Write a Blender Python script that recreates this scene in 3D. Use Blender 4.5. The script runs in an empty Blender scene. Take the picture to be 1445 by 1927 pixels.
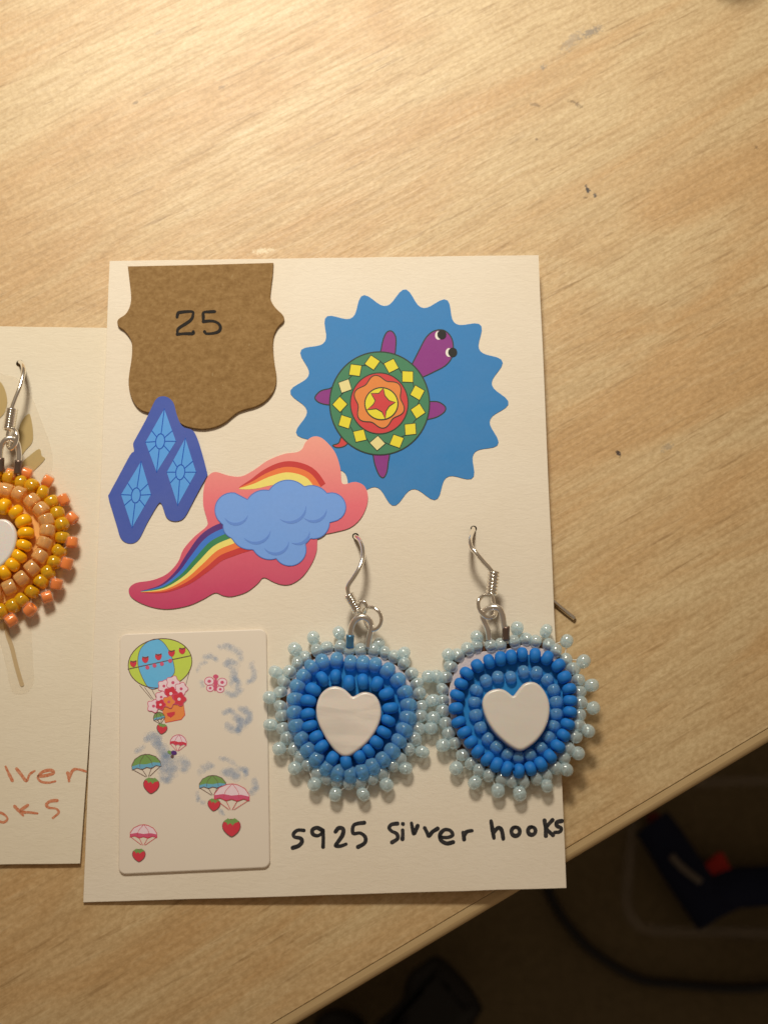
import bpy, bmesh, math, random
from mathutils import Vector, Matrix

random.seed(7)
sc = bpy.context.scene
COL = sc.collection

# ------------------------------------------------------------------ camera
F, W, H = 2892.0, 1445.0, 1927.0          # focal length and picture size in photo pixels
TILT, DIST = math.radians(16.4), 0.240
cd = bpy.data.cameras.new('camera')
cam = bpy.data.objects.new('camera', cd)
COL.objects.link(cam)
cd.sensor_fit = 'VERTICAL'
cd.sensor_height = 36.0
cd.lens = F / H * 36.0
cd.clip_start, cd.clip_end = 0.005, 20.0
CAMP = Vector((0, -math.sin(TILT) * DIST, math.cos(TILT) * DIST))
cam.location = CAMP
cam.rotation_euler = (TILT, 0, 0)
cd.dof.use_dof = True
cd.dof.focus_distance = 0.236
cd.dof.aperture_fstop = 34.0
sc.camera = cam

# ------------------------------------------------------------------ light
world = bpy.data.worlds.new('World')
sc.world = world
world.use_nodes = True
bg = world.node_tree.nodes['Background']
bg.inputs[0].default_value = (1.0, 0.74, 0.50, 1)
bg.inputs[1].default_value = 0.19

LAMP = Vector((-0.078, 0.445, 0.541))               # a shaded desk lamp beyond the far side of the cards
ld = bpy.data.lights.new('desk_lamp', 'SPOT')
ld.spot_size = math.radians(31.5)
ld.spot_blend = 1.0
ld.shadow_soft_size = 0.085
ld.energy = 23.5
ld.color = (1.0, 0.94, 0.79)
lamp = bpy.data.objects.new('desk_lamp', ld)
COL.objects.link(lamp)
lamp.location = LAMP
lamp.rotation_euler = (Vector((-0.026, 0.105, 0)) - LAMP).to_track_quat('-Z', 'Y').to_euler()

sc.view_settings.view_transform = 'Standard'
sc.view_settings.look = 'None'
sc.view_settings.exposure = 0.06
sc.view_settings.gamma = 1.0
sc.view_settings.use_curve_mapping = False
sc.render.engine = 'CYCLES'
sc.cycles.use_denoising = True
sc.cycles.max_bounces = 10
sc.cycles.transmission_bounces = 8
sc.cycles.transparent_max_bounces = 40
sc.cycles.caustics_refractive = False
sc.cycles.caustics_reflective = False

# ------------------------------------------------------------------ layout helpers
MM = 0.001
CT, ST = math.cos(TILT), math.sin(TILT)

def ray(px, py):
    x, y, z = (px - W / 2) / F, -(py - H / 2) / F, -1.0
    return Vector((x, y * CT - z * ST, y * ST + z * CT))

class Plane:                                # z = z0 + ax*x + ay*y
    def __init__(s, z0, ax=0.0, ay=0.0): s.z0, s.ax, s.ay = z0, ax, ay
    def at(s, px, py, h=0.0):               # where the sight line of a photo pixel meets the plane raised by h
        d = ray(px, py)
        t = (s.z0 + h + s.ax * CAMP.x + s.ay * CAMP.y - CAMP.z) / (d.z - s.ax * d.x - s.ay * d.y)
        return CAMP + d * t
    def z(s, x, y): return s.z0 + s.ax * x + s.ay * y
    def normal(s): return Vector((-s.ax, -s.ay, 1)).normalized()

DESK = Plane(0.0)
CARD = Plane(2.55 * MM, 0.031, 0.012)      # top of the main card: propped up by the hook ends under it
LEFT = Plane(0.70 * MM, 0.0, 0.0)           # top of the neighbouring card

def zoomed(pts, ox, oy, s):
    return [(ox + x / s, oy + y / s) for x, y in pts]

def smooth(pts, n=5, closed=True, sharp=()):
    N = len(pts)
    out = []
    rng = N if closed else N - 1
    for i in range(rng):
        p1, p2 = pts[i % N], pts[(i + 1) % N]
        p0 = pts[(i - 1) % N] if (closed or i > 0) else p1
        p3 = pts[(i + 2) % N] if (closed or i + 2 < N) else p2
        if i % N in sharp: p0 = p1
        if (i + 1) % N in sharp: p3 = p2
        for k in range(n):
            t = k / n
            out.append(tuple(0.5 * (2 * b + (c - a) * t + (2 * a - 5 * b + 4 * c - d) * t * t
                       + (3 * b - a - 3 * c + d) * t ** 3) for a, b, c, d in zip(p0, p1, p2, p3)))
    if not closed: out.append(tuple(pts[-1]))
    return out

def ellipse(cx, cy, rx, ry, rot=0.0, n=28):
    c, s = math.cos(rot), math.sin(rot)
    return [(cx + rx * math.cos(a) * c - ry * math.sin(a) * s, cy + rx * math.cos(a) * s + ry * math.sin(a) * c)
            for a in (2 * math.pi * k / n for k in range(n))]

def area2(p):
    return sum(p[i][0] * p[(i + 1) % len(p)][1] - p[(i + 1) % len(p)][0] * p[i][1] for i in range(len(p)))

# ------------------------------------------------------------------ object helpers
def tag(o, label=None, cat=None, group=None, kind=None):
    if label: o['label'] = label
    if cat: o['category'] = cat
    if group: o['group'] = group
    if kind: o['kind'] = kind
    return o

def thing(name, label, cat, loc, group=None):
    o = bpy.data.objects.new(name, None)
    o.empty_display_size = 0.005
    COL.objects.link(o)
    o.location = loc
    return tag(o, label, cat, group)

def wloc(o):
    v = o.location.copy()
    while o.parent:
        o = o.parent
        v = v + o.location
    return v

def link(name, me, mats, parent=None, loc=None):
    o = bpy.data.objects.new(name, me)
    if mats is not None:
        for m in (mats if isinstance(mats, (list, tuple)) else [mats]): me.materials.append(m)
    COL.objects.link(o)
    o.location = loc if loc is not None else (0, 0, 0)
    if parent:
        o.parent = parent
        o.location = Vector(o.location) - wloc(parent)
    return o

def mesh(bm, name, smooth_faces=False):
    me = bpy.data.meshes.new(name)
    bmesh.ops.recalc_face_normals(bm, faces=bm.faces)
    if smooth_faces:
        for f in bm.faces: f.smooth = True
    bm.to_mesh(me)
    bm.free()
    return me

def ccw(pts):
    return list(pts) if area2([(p[0], p[1]) for p in pts]) > 0 else list(reversed(pts))

def inset(pts, d):                          # pts: ccw world points; moves inwards by d
    out = []
    n = len(pts)
    for i in range(n):
        a, b, c = pts[i - 1], pts[i], pts[(i + 1) % n]
        t = Vector((c[0] - a[0], c[1] - a[1]))
        if t.length < 1e-9: out.append(Vector(b)); continue
        t.normalize()
        out.append(Vector((b[0] - t.y * d, b[1] + t.x * d, b[2])))
    return out

def slab(name, outline, thick, mats, parent=None, bevel=0.0, steps=3):
    """outline: world points of the TOP face; a plate of that thickness with a rounded upper edge"""
    pts = ccw([Vector(p) for p in outline])
    bm = bmesh.new()
    rings = [[p - Vector((0, 0, thick)) for p in pts]]
    if bevel > 0:
        for k in range(steps + 1):
            a = math.pi / 2 * k / steps
            rings.append([p - Vector((0, 0, bevel * (1 - math.sin(a)))) for p in inset(pts, bevel * (1 - math.cos(a)))])
    else:
        rings.append(pts)
    vs = [[bm.verts.new(p) for p in r] for r in rings]
    n = len(pts)
    for a, b in zip(vs[:-1], vs[1:]):
        for i in range(n):
            f = bm.faces.new((a[i], a[(i + 1) % n], b[(i + 1) % n], b[i]))
            f.smooth = bevel > 0
    bm.faces.new(list(reversed(vs[0])))
    bm.faces.new(vs[-1])
    return link(name, mesh(bm, name), mats, parent)

def tube(name, pts, rad, mats, parent=None, sides=10, closed=False, n=6, caps=True):
    P = [Vector(p) for p in smooth([tuple(p) for p in pts], n, closed)]
    R = rad if callable(rad) else (lambda t: rad)
    bm = bmesh.new()
    N = len(P)
    prev = None
    rings = []
    for i, p in enumerate(P):
        t = (P[(i + 1) % N] - P[i - 1]) if closed else (P[min(i + 1, N - 1)] - P[max(i - 1, 0)])
        t.normalize()
        u = (prev - t * prev.dot(t)) if prev else t.orthogonal()
        u.normalize()
        prev = u
        v = t.cross(u)
        r = R(i / max(1, N - 1))
        rings.append([bm.verts.new(p + (u * math.cos(a) + v * math.sin(a)) * r)
                      for a in (2 * math.pi * k / sides for k in range(sides))])
    for i in range(N if closed else N - 1):
        a, b = rings[i], rings[(i + 1) % N]
        for k in range(sides):
            bm.faces.new((a[k], a[(k + 1) % sides], b[(k + 1) % sides], b[k])).smooth = True
    if not closed and caps:
        bm.faces.new(list(reversed(rings[0])))
        bm.faces.new(rings[-1])
    return link(name, mesh(bm, name), mats, parent)

def ribbon(pts, w, closed=False):           # photo-space polyline -> list of quads (photo-space), with round ends
    N = len(pts)
    L, R = [], []
    for i in range(N):
        a = pts[i - 1] if (closed or i > 0) else pts[i]
        b = pts[(i + 1) % N] if (closed or i < N - 1) else pts[i]
        dx, dy = b[0] - a[0], b[1] - a[1]
        l = math.hypot(dx, dy) or 1
        ww = w(i / max(1, N - 1)) if callable(w) else w
        nx, ny = -dy / l * ww / 2, dx / l * ww / 2
        L.append((pts[i][0] + nx, pts[i][1] + ny))
        R.append((pts[i][0] - nx, pts[i][1] - ny))
    if closed:
        return [[L[i], L[(i + 1) % N], R[(i + 1) % N], R[i]] for i in range(N)]
    poly = L[:]
    def cap(c, frm, sgn):
        a0 = math.atan2(frm[1] - c[1], frm[0] - c[0])
        r = math.hypot(frm[0] - c[0], frm[1] - c[1])
        return [(c[0] + r * math.cos(a0 + sgn * k * math.pi / 6), c[1] + r * math.sin(a0 + sgn * k * math.pi / 6)) for k in range(1, 6)]
    quads = [[L[i], L[i + 1], R[i + 1], R[i]] for i in range(N - 1)]
    quads.append([L[-1]] + cap(pts[-1], L[-1], -1) + [R[-1]])
    quads.append([R[0]] + cap(pts[0], R[0], -1) + [L[0]])
    return quads

LEVEL = 0.018 * MM

def printed(name, parent, plane, h, layers):
    """flat ink lying on a surface: layers are (photo-space polygon or list of them, material, level)"""
    bm = bmesh.new()
    mats = []
    for poly, m, lev in layers:
        if m not in mats: mats.append(m)
        polys = poly if isinstance(poly[0][0], (tuple, list)) else [poly]
        for q in polys:
            try:
                f = bm.faces.new([bm.verts.new(plane.at(x, y, h + lev * LEVEL)) for x, y in q])
            except ValueError:
                continue
            f.material_index = mats.index(m)
            if f.calc_area() > 0:
                f.normal_update()
                if f.normal.z < 0: f.normal_flip()
    me = bpy.data.meshes.new(name)
    bm.to_mesh(me)
    bm.free()
    return link(name, me, mats, parent)

# ------------------------------------------------------------------ materials
def lin(v):
    v /= 255.0
    return v / 12.92 if v <= 0.04045 else ((v + 0.055) / 1.055) ** 2.4

PAPER = (0.865, 0.775, 0.66)
WHERE = {'top': (243, 224, 188), 'mid': (226, 202, 163), 'low': (203, 175, 143)}

def C(rgb, where='mid'):                    # the colour of a thing as seen, relative to the plain paper beside it
    return tuple(min(0.93, lin(c) / lin(w) * p) for c, w, p in zip(rgb, WHERE[where], PAPER))

_m = {}
def mat(name, color=(.5, .5, .5), rough=0.6, spec=0.4, **kw):
    if name in _m: return _m[name]
    m = bpy.data.materials.new(name)
    m.use_nodes = True
    b = m.node_tree.nodes['Principled BSDF']
    b.inputs['Base Color'].default_value = (*color[:3], 1)
    b.inputs['Roughness'].default_value = rough
    b.inputs['Specular IOR Level'].default_value = spec
    for k, v in kw.items():
        b.inputs[k.replace('_', ' ')].default_value = v
    _m[name] = m
    return m

def nodes(m):
    return m.node_tree.nodes, m.node_tree.links, m.node_tree.nodes['Principled BSDF']

def N(m, kind, **kw):
    n = m.node_tree.nodes.new(kind)
    for k, v in kw.items(): setattr(n, k, v)
    return n

def coords(m, scale, rot=(0, 0, 0), src='Object'):
    tc = N(m, 'ShaderNodeTexCoord')
    mp = N(m, 'ShaderNodeMapping')
    mp.inputs['Scale'].default_value = scale
    mp.inputs['Rotation'].default_value = rot
    m.node_tree.links.new(tc.outputs[src], mp.inputs['Vector'])
    return mp.outputs[0]

def noise(m, vec, scale=1.0, detail=3, rough=0.5, dist=0.0):
    n = N(m, 'ShaderNodeTexNoise')
    n.inputs['Scale'].default_value = scale
    n.inputs['Detail'].default_value = detail
    n.inputs['Roughness'].default_value = rough
    n.inputs['Distortion'].default_value = dist
    m.node_tree.links.new(vec, n.inputs['Vector'])
    return n.outputs[0]

def ramp(m, fac, stops):
    r = N(m, 'ShaderNodeValToRGB')
    el = r.color_ramp.elements
    while len(el) < len(stops): el.new(0.5)
    for e, (p, c) in zip(el, stops):
        e.position = p
        e.color = (c, c, c, 1) if isinstance(c, (int, float)) else (*c, 1)
    m.node_tree.links.new(fac, r.inputs[0])
    return r.outputs[0]

def mix(m, fac, a, b, mode='MIX'):
    x = N(m, 'ShaderNodeMix', data_type='RGBA', blend_type=mode)
    for sock, v in ((x.inputs[0], fac), (x.inputs[6], a), (x.inputs[7], b)):
        if isinstance(v, (int, float)): sock.default_value = v
        elif isinstance(v, tuple): sock.default_value = (*v, 1)
        else: m.node_tree.links.new(v, sock)
    return x.outputs[2]

def math_(m, op, a, b=None):
    x = N(m, 'ShaderNodeMath', operation=op)
    for s, v in zip(x.inputs, (a, b)):
        if v is None: continue
        if isinstance(v, (int, float)): s.default_value = v
        else: m.node_tree.links.new(v, s)
    return x.outputs[0]

def bump(m, height, strength, dist):
    b = N(m, 'ShaderNodeBump')
    b.inputs['Strength'].default_value = strength
    b.inputs['Distance'].default_value = dist
    m.node_tree.links.new(height, b.inputs['Height'])
    m.node_tree.links.new(b.outputs[0], nodes(m)[2].inputs['Normal'])

def paper(name, color, warm=(0.97, 0.955, 0.93), strength=0.35):
    m = mat(name, color, 0.85, 0.2)
    nd, lk, b = nodes(m)
    fib = noise(m, coords(m, (650, 1900, 800)), 1, 5, 0.65, 0.9)
    big = noise(m, coords(m, (45, 60, 45)), 1, 3)
    col = mix(m, ramp(m, big, [(0.35, 0.0), (0.7, 1.0)]), color, tuple(c * w for c, w in zip(color, warm)))
    col = mix(m, ramp(m, fib, [(0.30, 0.0), (0.62, 1.0)]), mix(m, 1.0, col, (0.965, 0.96, 0.955), 'MULTIPLY'), col)
    lk.new(col, b.inputs['Base Color'])
    bump(m, fib, strength, 0.00016)
    return m

M_PAPER = paper('ivory_cardstock', PAPER)
M_PAPER2 = paper('cream_cardstock', (0.84, 0.755, 0.62))
M_SHEET = mat('satin_sticker_paper', (0.83, 0.735, 0.64), 0.42, 0.35)

def wood_material(spots, name='pale_pine_laminate'):
    m = mat(name, (0.55, 0.37, 0.17), 0.42, 0.36)
    nd, lk, b = nodes(m)
    broad = noise(m, coords(m, (13, 60, 1)), 1, 5, 0.6, 1.2)
    mid = noise(m, coords(m, (45, 330, 1)), 1, 4, 0.6, 0.5)
    fine = noise(m, coords(m, (120, 1250, 1)), 1, 3, 0.6, 0.4)
    dash = noise(m, coords(m, (105, 1350, 3)), 1, 3, 0.55, 0.25)
    speck = noise(m, coords(m, (1100, 1400, 1)), 1, 3, 0.65)
    col = mix(m, ramp(m, broad, [(0.40, 0.0), (0.60, 1.0)]), (0.71, 0.535, 0.305), (0.635, 0.405, 0.19))
    col = mix(m, ramp(m, mid, [(0.42, 0.0), (0.75, 0.45)]), col, (0.52, 0.34, 0.16))
    col = mix(m, ramp(m, fine, [(0.47, 0.0), (0.76, 0.55)]), col, (0.46, 0.29, 0.13))
    col = mix(m, ramp(m, fine, [(0.20, 0.35), (0.45, 0.0)]), col, (0.74, 0.59, 0.37))
    gate = ramp(m, noise(m, coords(m, (26, 150, 7)), 1, 2), [(0.38, 0.0), (0.55, 1.0)])
    dd = math_(m, 'MULTIPLY', ramp(m, dash, [(0.58, 0.0), (0.71, 0.62)]), gate)
    col = mix(m, dd, col, (0.34, 0.195, 0.075))
    col = mix(m, ramp(m, speck, [(0.34, 0.0), (0.64, 0.75)]), col, mix(m, 1.0, col, (0.74, 0.69, 0.61), 'MULTIPLY'))
    # scuffs and specks on the desk top, each with its own place and size
    base = N(m, 'ShaderNodeTexCoord').outputs['Object']
    rag = noise(m, coords(m, (1500, 1500, 1)), 1, 3, 0.65)
    for (cx, cy, rx, ry, ang, colr, amt) in spots:
        mp = N(m, 'ShaderNodeMapping', vector_type='TEXTURE')
        mp.inputs['Location'].default_value = (cx, cy, 0)
        mp.inputs['Rotation'].default_value = (0, 0, ang)
        mp.inputs['Scale'].default_value = (rx, ry, 1)
        lk.new(base, mp.inputs['Vector'])
        sp = N(m, 'ShaderNodeVectorMath', operation='MULTIPLY')
        lk.new(mp.outputs[0], sp.inputs[0]); sp.inputs[1].default_value = (1, 1, 0)
        ln = N(m, 'ShaderNodeVectorMath', operation='LENGTH')
        lk.new(sp.outputs[0], ln.inputs[0])
        d = math_(m, 'ADD', ln.outputs['Value'], math_(m, 'MULTIPLY', math_(m, 'SUBTRACT', rag, 0.5), 3.2))
        f = ramp(m, d, [(0.35, amt), (1.0, 0.0)])
        col = mix(m, f, col, colr)
    lk.new(col, b.inputs['Base Color'])
    rg = N(m, 'ShaderNodeMapRange')
    lk.new(fine, rg.inputs[0])
    rg.inputs['To Min'].default_value, rg.inputs['To Max'].default_value = 0.37, 0.51
    lk.new(rg.outputs[0], b.inputs['Roughness'])
    h = math_(m, 'SUBTRACT', math_(m, 'MULTIPLY', speck, 0.5), math_(m, 'MULTIPLY', fine, 0.7))
    bump(m, h, 0.35, 0.00018)
    return m

# ------------------------------------------------------------------ floor and desk (the setting)
FLOOR_Z = -0.72
FLOORP = Plane(FLOOR_Z)
m = mat('brown_carpet', (0.11, 0.075, 0.035), 0.95, 0.1)
nd, lk, b = nodes(m)
cf = noise(m, coords(m, (160, 160, 160)), 1, 5, 0.7)
cb = noise(m, coords(m, (6, 6, 6)), 1, 3)
lk.new(mix(m, ramp(m, cb, [(0.3, 0.0), (0.7, 1.0)]), mix(m, cf, (0.10, 0.078, 0.042), (0.21, 0.165, 0.095)),
           mix(m, cf, (0.075, 0.058, 0.03), (0.16, 0.125, 0.07))), b.inputs['Base Color'])
bump(m, cf, 0.8, 0.004)
bm = bmesh.new()
bmesh.ops.create_grid(bm, x_segments=4, y_segments=4, size=3.0)
tag(link('floor', mesh(bm, 'floor'), m, loc=(0, 0, FLOOR_Z)), 'dark brown carpeted floor far below the desk edge', 'floor', kind='structure')

E0, E1 = DESK.at(557, 1927), DESK.at(1445, 1396)        # the desk's near edge
edge_dir = (E1 - E0).normalized()
edge_ang = math.atan2(edge_dir.y, edge_dir.x)
desk_in = Vector((-edge_dir.y, edge_dir.x, 0))          # into the desk
desk = thing('desk', 'pale pine laminate desk top with rounded edge strip under the cards', 'desk', E0)
def local(p):                                            # desk-aligned coordinates from E0
    d = Vector(p) - E0
    return d.dot(edge_dir), d.dot(desk_in)
def spot(px, py, rx, ry, ang, colr, amt):
    u, v = local(DESK.at(px, py))
    return (u, v, rx * MM, ry * MM, ang - edge_ang, colr, amt)
INK, BROWN = (0.03, 0.025, 0.03), (0.16, 0.09, 0.035)
GREY = (0.22, 0.18, 0.15)
spots = [spot(1105, 356, .45, .9, .3, INK, .95), spot(1119, 367, .4, .5, .6, INK, .85), spot(1100, 372, .5, .3, .4, BROWN, .6),
         spot(1162, 853, .42, .65, .5, (0.05, 0.025, 0.015), 1.0), spot(1113, 60, 2.6, .9, .55, GREY, .75),
         spot(1075, 78, 3.3, 1.1, .85, (0.33, 0.26, 0.2), .55), spot(1022, 127, .8, .6, .7, GREY, .7),
         spot(1083, 195, 1.4, .55, -.5, BROWN, .7), spot(1006, 197, 1.2, .5, -.4, BROWN, .55), spot(1009, 262, .35, .3, 0, BROWN, .7),
         spot(1422, 278, .4, .4, 0, BROWN, .8), spot(1255, 841, 1.2, .6, .6, GREY, .45), spot(256, 193, .5, .35, .3, BROWN, .7),
         spot(495, 472, 2.0, .6, .1, (0.80, 0.68, 0.47), .8), spot(300, 62, 1.2, .5, .4, BROWN, .35), spot(420, 164, 1.0, .4, .4, BROWN, .5)]
M_WOOD = wood_material(spots)
M_BAND = mat('edge_strip_laminate', (0.56, 0.40, 0.20), 0.40, 0.4)
nd, lk, b = nodes(M_BAND)
bn = noise(M_BAND, coords(M_BAND, (40, 900, 300)), 1, 4, 0.6)
lk.new(mix(M_BAND, bn, (0.62, 0.46, 0.25), (0.45, 0.30, 0.14)), b.inputs['Base Color'])

def desk_box(name, u0, u1, v0, v1, z0, z1, mats, bev=0.0, only=None):
    bm = bmesh.new()
    bmesh.ops.create_cube(bm, size=1)
    bmesh.ops.scale(bm, vec=(u1 - u0, v1 - v0, z1 - z0), verts=bm.verts)
    bmesh.ops.translate(bm, vec=((u0 + u1) / 2, (v0 + v1) / 2, (z0 + z1) / 2), verts=bm.verts)
    if bev:
        es = [e for e in bm.edges if only is None or only(e)]
        bmesh.ops.bevel(bm, geom=es, offset=bev, segments=5, profile=0.5, affect='EDGES')
    for f in bm.faces: f.smooth = False
    o = link(name, mesh(bm, name), mats, desk, loc=E0)
    return o
desk.rotation_euler = (0, 0, edge_ang)
desk_box('desktop', -0.55, 0.95, 1.75 * MM, 0.62, -0.024, 0, M_WOOD, 0.13 * MM,
         lambda e: all(v.co.z > -0.001 and v.co.y < 0.1 for v in e.verts))
desk_box('edge_strip', -0.55, 0.95, 0.0, 1.70 * MM, -0.0245, -0.05 * MM, M_BAND, 0.8 * MM,
         lambda e: all(v.co.y < 0.0005 for v in e.verts))
for u0 in (-0.53, 0.90):
    desk_box('leg_panel', u0, u0 + 0.025, 0.05, 0.60, FLOOR_Z, -0.0242, M_WOOD)

# ------------------------------------------------------------------ the two cards
def pierced(o, holes):
    bm = bmesh.new()
    for p, r in holes:
        bmesh.ops.create_cone(bm, cap_ends=True, segments=16, radius1=r, radius2=r, depth=0.006, matrix=Matrix.Translation(p))
    me = mesh(bm, 'punch')
    c = bpy.data.objects.new('punch', me)
    COL.objects.link(c)
    md = o.modifiers.new('holes', 'BOOLEAN')
    md.object, md.operation, md.solver = c, 'DIFFERENCE', 'EXACT'
    if o.parent: c.location = (0, 0, 0)
    bpy.context.view_layer.update()
    ev = o.evaluated_get(bpy.context.evaluated_depsgraph_get())
    new = bpy.data.meshes.new_from_object(ev)
    o.modifiers.clear()
    o.data = new
    bpy.data.objects.remove(c)

CARD_T = 0.38 * MM
def edge_wobble(a, b, n, amp):
    out = []
    for k in range(n):
        t = k / n
        j = 0 if k == 0 else random.uniform(-amp, amp)
        dx, dy = b[0] - a[0], b[1] - a[1]
        l = math.hypot(dx, dy)
        out.append((a[0] + dx * t - dy / l * j, a[1] + dy * t + dx / l * j))
    return out
def card_outline(c, amp=0.5):
    o = []
    for i in range(4): o += edge_wobble(c[i], c[(i + 1) % 4], 14, amp)
    return o

cc = [(207, 491), (1013, 480), (1065.5, 1671), (157, 1698)]
card = thing('earring_card', 'ivory display card with black handwriting holding the blue heart earrings', 'card', CARD.at(620, 1090, -CARD_T))
H_L, H_R = (669, 1009), (891, 995)
body = slab('card_sheet', [CARD.at(*p) for p in card_outline(cc)], CARD_T, M_PAPER, card, 0.06 * MM, 2)
def pierce_child(o, holes):
    off = wloc(o)
    pierced(o, [(p - off if False else p, r) for p, r in holes])
# (the card's own coordinates are world coordinates shifted by the thing's place)
loc_card = card.location.copy()
body.parent = None
body.location = (0, 0, 0)
pierced(body, [(CARD.at(*H_L), 0.52 * MM), (CARD.at(*H_R), 0.50 * MM)])
body.parent = card
body.location = -loc_card

lc = [(-560, 606), (222, 617), (151.5, 1625), (-600, 1633)]
card2 = thing('earring_card', 'cream display card with orange handwriting, cut off by the left edge', 'card', LEFT.at(-150, 1100, -CARD_T))
H_O = (38, 684)
body2 = slab('card_sheet', [LEFT.at(*p) for p in card_outline(lc)], CARD_T, M_PAPER2, None, 0.06 * MM, 2)
pierced(body2, [(LEFT.at(*H_O), 0.60 * MM)])
body2.parent = card2
body2.location = -card2.location

# handwriting
M_INK = mat('black_marker_ink', (0.010, 0.009, 0.011), 0.55, 0.4)
nd, lk, b = nodes(M_INK)
lk.new(mix(M_INK, ramp(M_INK, noise(M_INK, coords(M_INK, (900, 900, 900)), 1, 4, .7), [(.45, 0.0), (.75, 1.0)]), (0.008, 0.007, 0.010), (0.045, 0.038, 0.040)), b.inputs['Base Color'])
M_ORANGE_INK = mat('orange_marker_ink', (0.62, 0.19, 0.09), 0.7, 0.3)
nd, lk, b = nodes(M_ORANGE_INK)
lk.new(mix(M_ORANGE_INK, ramp(M_ORANGE_INK, noise(M_ORANGE_INK, coords(M_ORANGE_INK, (3000, 3000, 100)), 1, 3), [(.35, 0.0), (.7, 1.0)]),
           (0.60, 0.17, 0.075), (0.72, 0.36, 0.22)), b.inputs['Base Color'])
def write(parent, plane, o, s, letters, w, ink, wob=0.10):
    for strokes in letters:
        layers = []
        for k, st in enumerate(strokes):
            p = zoomed(st, o[0], o[1], s)
            if len(p) == 1: p = [(p[0][0] - .6, p[0][1] - .6), (p[0][0] + .6, p[0][1] + .6)]
            p = smooth(p, 5, False) if len(p) > 2 else [p[0], ((p[0][0] + p[1][0]) / 2 + .5, (p[0][1] + p[1][1]) / 2), p[1]]
            ph = random.random() * 6
            layers.append((ribbon(p, lambda t: w * (1 + wob * math.sin(5 * t + ph) + wob * .5 * math.sin(17 * t + ph))), ink, 1 + k * 0.5))
        printed('letter', parent, plane, 0.01 * MM, layers)
circ = lambda cx, cy, r: [(cx + r * .95 * math.sin(a), cy - r * math.cos(a)) for a in (2 * math.pi * k / 10 for k in range(11))]
write(card, CARD, (520, 1500), 2.408, [
    [[(125, 151), (97, 150), (79, 165), (82, 180), (110, 187), (116, 203), (102, 220), (75, 230)]],
    [[(208, 150), (185, 139), (164, 148), (166, 168), (188, 175), (208, 162), (211, 146), (213, 185), (212, 226)]],
    [[(268, 157), (283, 140), (303, 145), (300, 172), (280, 202), (268, 220), (290, 222), (316, 213)]],
    [[(398, 116), (352, 126), (348, 164), (380, 163), (403, 182), (400, 208), (370, 226)]],
    [[(548, 120), (522, 124), (511, 139), (522, 154), (545, 166), (549, 188), (524, 205)]],
    [[(572, 150), (571, 190)], [(573, 122)]],
    [[(612, 118), (617, 145), (622, 166), (632, 148), (640, 130)]],
    [[(672, 140), (682, 160), (690, 178), (706, 158), (730, 143)]],
    [[(742, 181), (775, 183), (798, 172), (788, 152), (762, 148), (742, 168), (746, 196), (772, 210), (800, 204)]],
    [[(845, 160), (850, 192)], [(848, 176), (862, 157), (886, 152)]],
    [[(972, 108), (978, 145), (985, 186)], [(984, 162), (1003, 139), (1020, 150), (1027, 189)]],
    [circ(1083, 156, 20)], [circ(1156, 153, 18)],
    [[(1214, 106), (1220, 176)], [(1250, 104), (1223, 140), (1252, 172)]],
    [[(1293, 108), (1270, 114), (1270, 130), (1290, 141), (1283, 157), (1260, 160)]]], 7.4, M_INK)
write(card2, LEFT, (0, 1280), 2.977, [
    [[(34, 484), (50, 520), (71, 562)]],
    [[(95, 496), (122, 530), (150, 564), (168, 528), (196, 508)]],
    [[(218, 538), (260, 534), (302, 520), (288, 504), (244, 512), (214, 542), (232, 568), (274, 574), (312, 566)]],
    [[(381, 520), (389, 565)], [(387, 548), (412, 503), (445, 500), (482, 511)]],
    [[(-30, 755), (-5, 742), (25, 752), (44, 776), (24, 796), (-5, 790)]],
    [[(84, 706), (106, 730), (132, 758)], [(158, 700), (112, 736), (160, 740), (212, 746)]],
    [[(322, 674), (284, 678), (262, 697), (276, 714), (316, 720), (331, 742), (298, 772)]]], 5.2, M_ORANGE_INK, 0.2)

# ------------------------------------------------------------------ kraft tag
m = mat('kraft_chipboard', (0.36, 0.22, 0.09), 0.9, 0.15)
nd, lk, b = nodes(m)
k1 = noise(m, coords(m, (900, 1100, 900)), 1, 5, 0.75)
k2 = noise(m, coords(m, (2600, 900, 900), (0, 0, .6)), 1, 2, 0.5)
kc = ramp(m, k1, [(0.28, (0.215, 0.12, 0.045)), (0.5, (0.29, 0.172, 0.07)), (0.75, (0.38, 0.24, 0.108))])
kc = mix(m, ramp(m, k2, [(0.70, 0.0), (0.76, 0.6)]), kc, (0.42, 0.30, 0.16))
kc = mix(m, ramp(m, k2, [(0.24, 0.5), (0.30, 0.0)]), kc, (0.16, 0.085, 0.03))
lk.new(kc, b.inputs['Base Color'])
bump(m, k1, 0.3, 0.0001)
M_KRAFT = m
TAG_T = 0.5 * MM
tp = [(175, 106), (646, 96), (1117, 83), (1113, 150), (1104, 225), (1097, 300), (1110, 345), (1140, 385), (1170, 412), (1187, 440), (1180, 466), (1150, 495),
      (1125, 540), (1115, 590), (1116, 660), (1125, 740), (1135, 800), (1135, 860), (1120, 910), (1090, 955), (1050, 990), (1000, 1015),
      (940, 1032), (890, 1050), (850, 1080), (800, 1120), (740, 1147), (670, 1160), (600, 1155), (540, 1138), (490, 1105), (440, 1075),
      (380, 1060), (300, 1052), (250, 1030), (215, 990), (190, 930), (180, 860), (186, 790), (200, 700), (203, 630), (198, 590),
      (180, 555), (150, 520), (115, 495), (107, 465), (120, 443), (155, 420), (180, 385), (195, 335), (195, 280), (185, 190)]
Z3 = (190, 470, 3.441)
tagt = thing('paper_tag', 'brown kraft shield shaped tag printed 25 at top of the card', 'tag', CARD.at(378, 640, 0))
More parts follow.
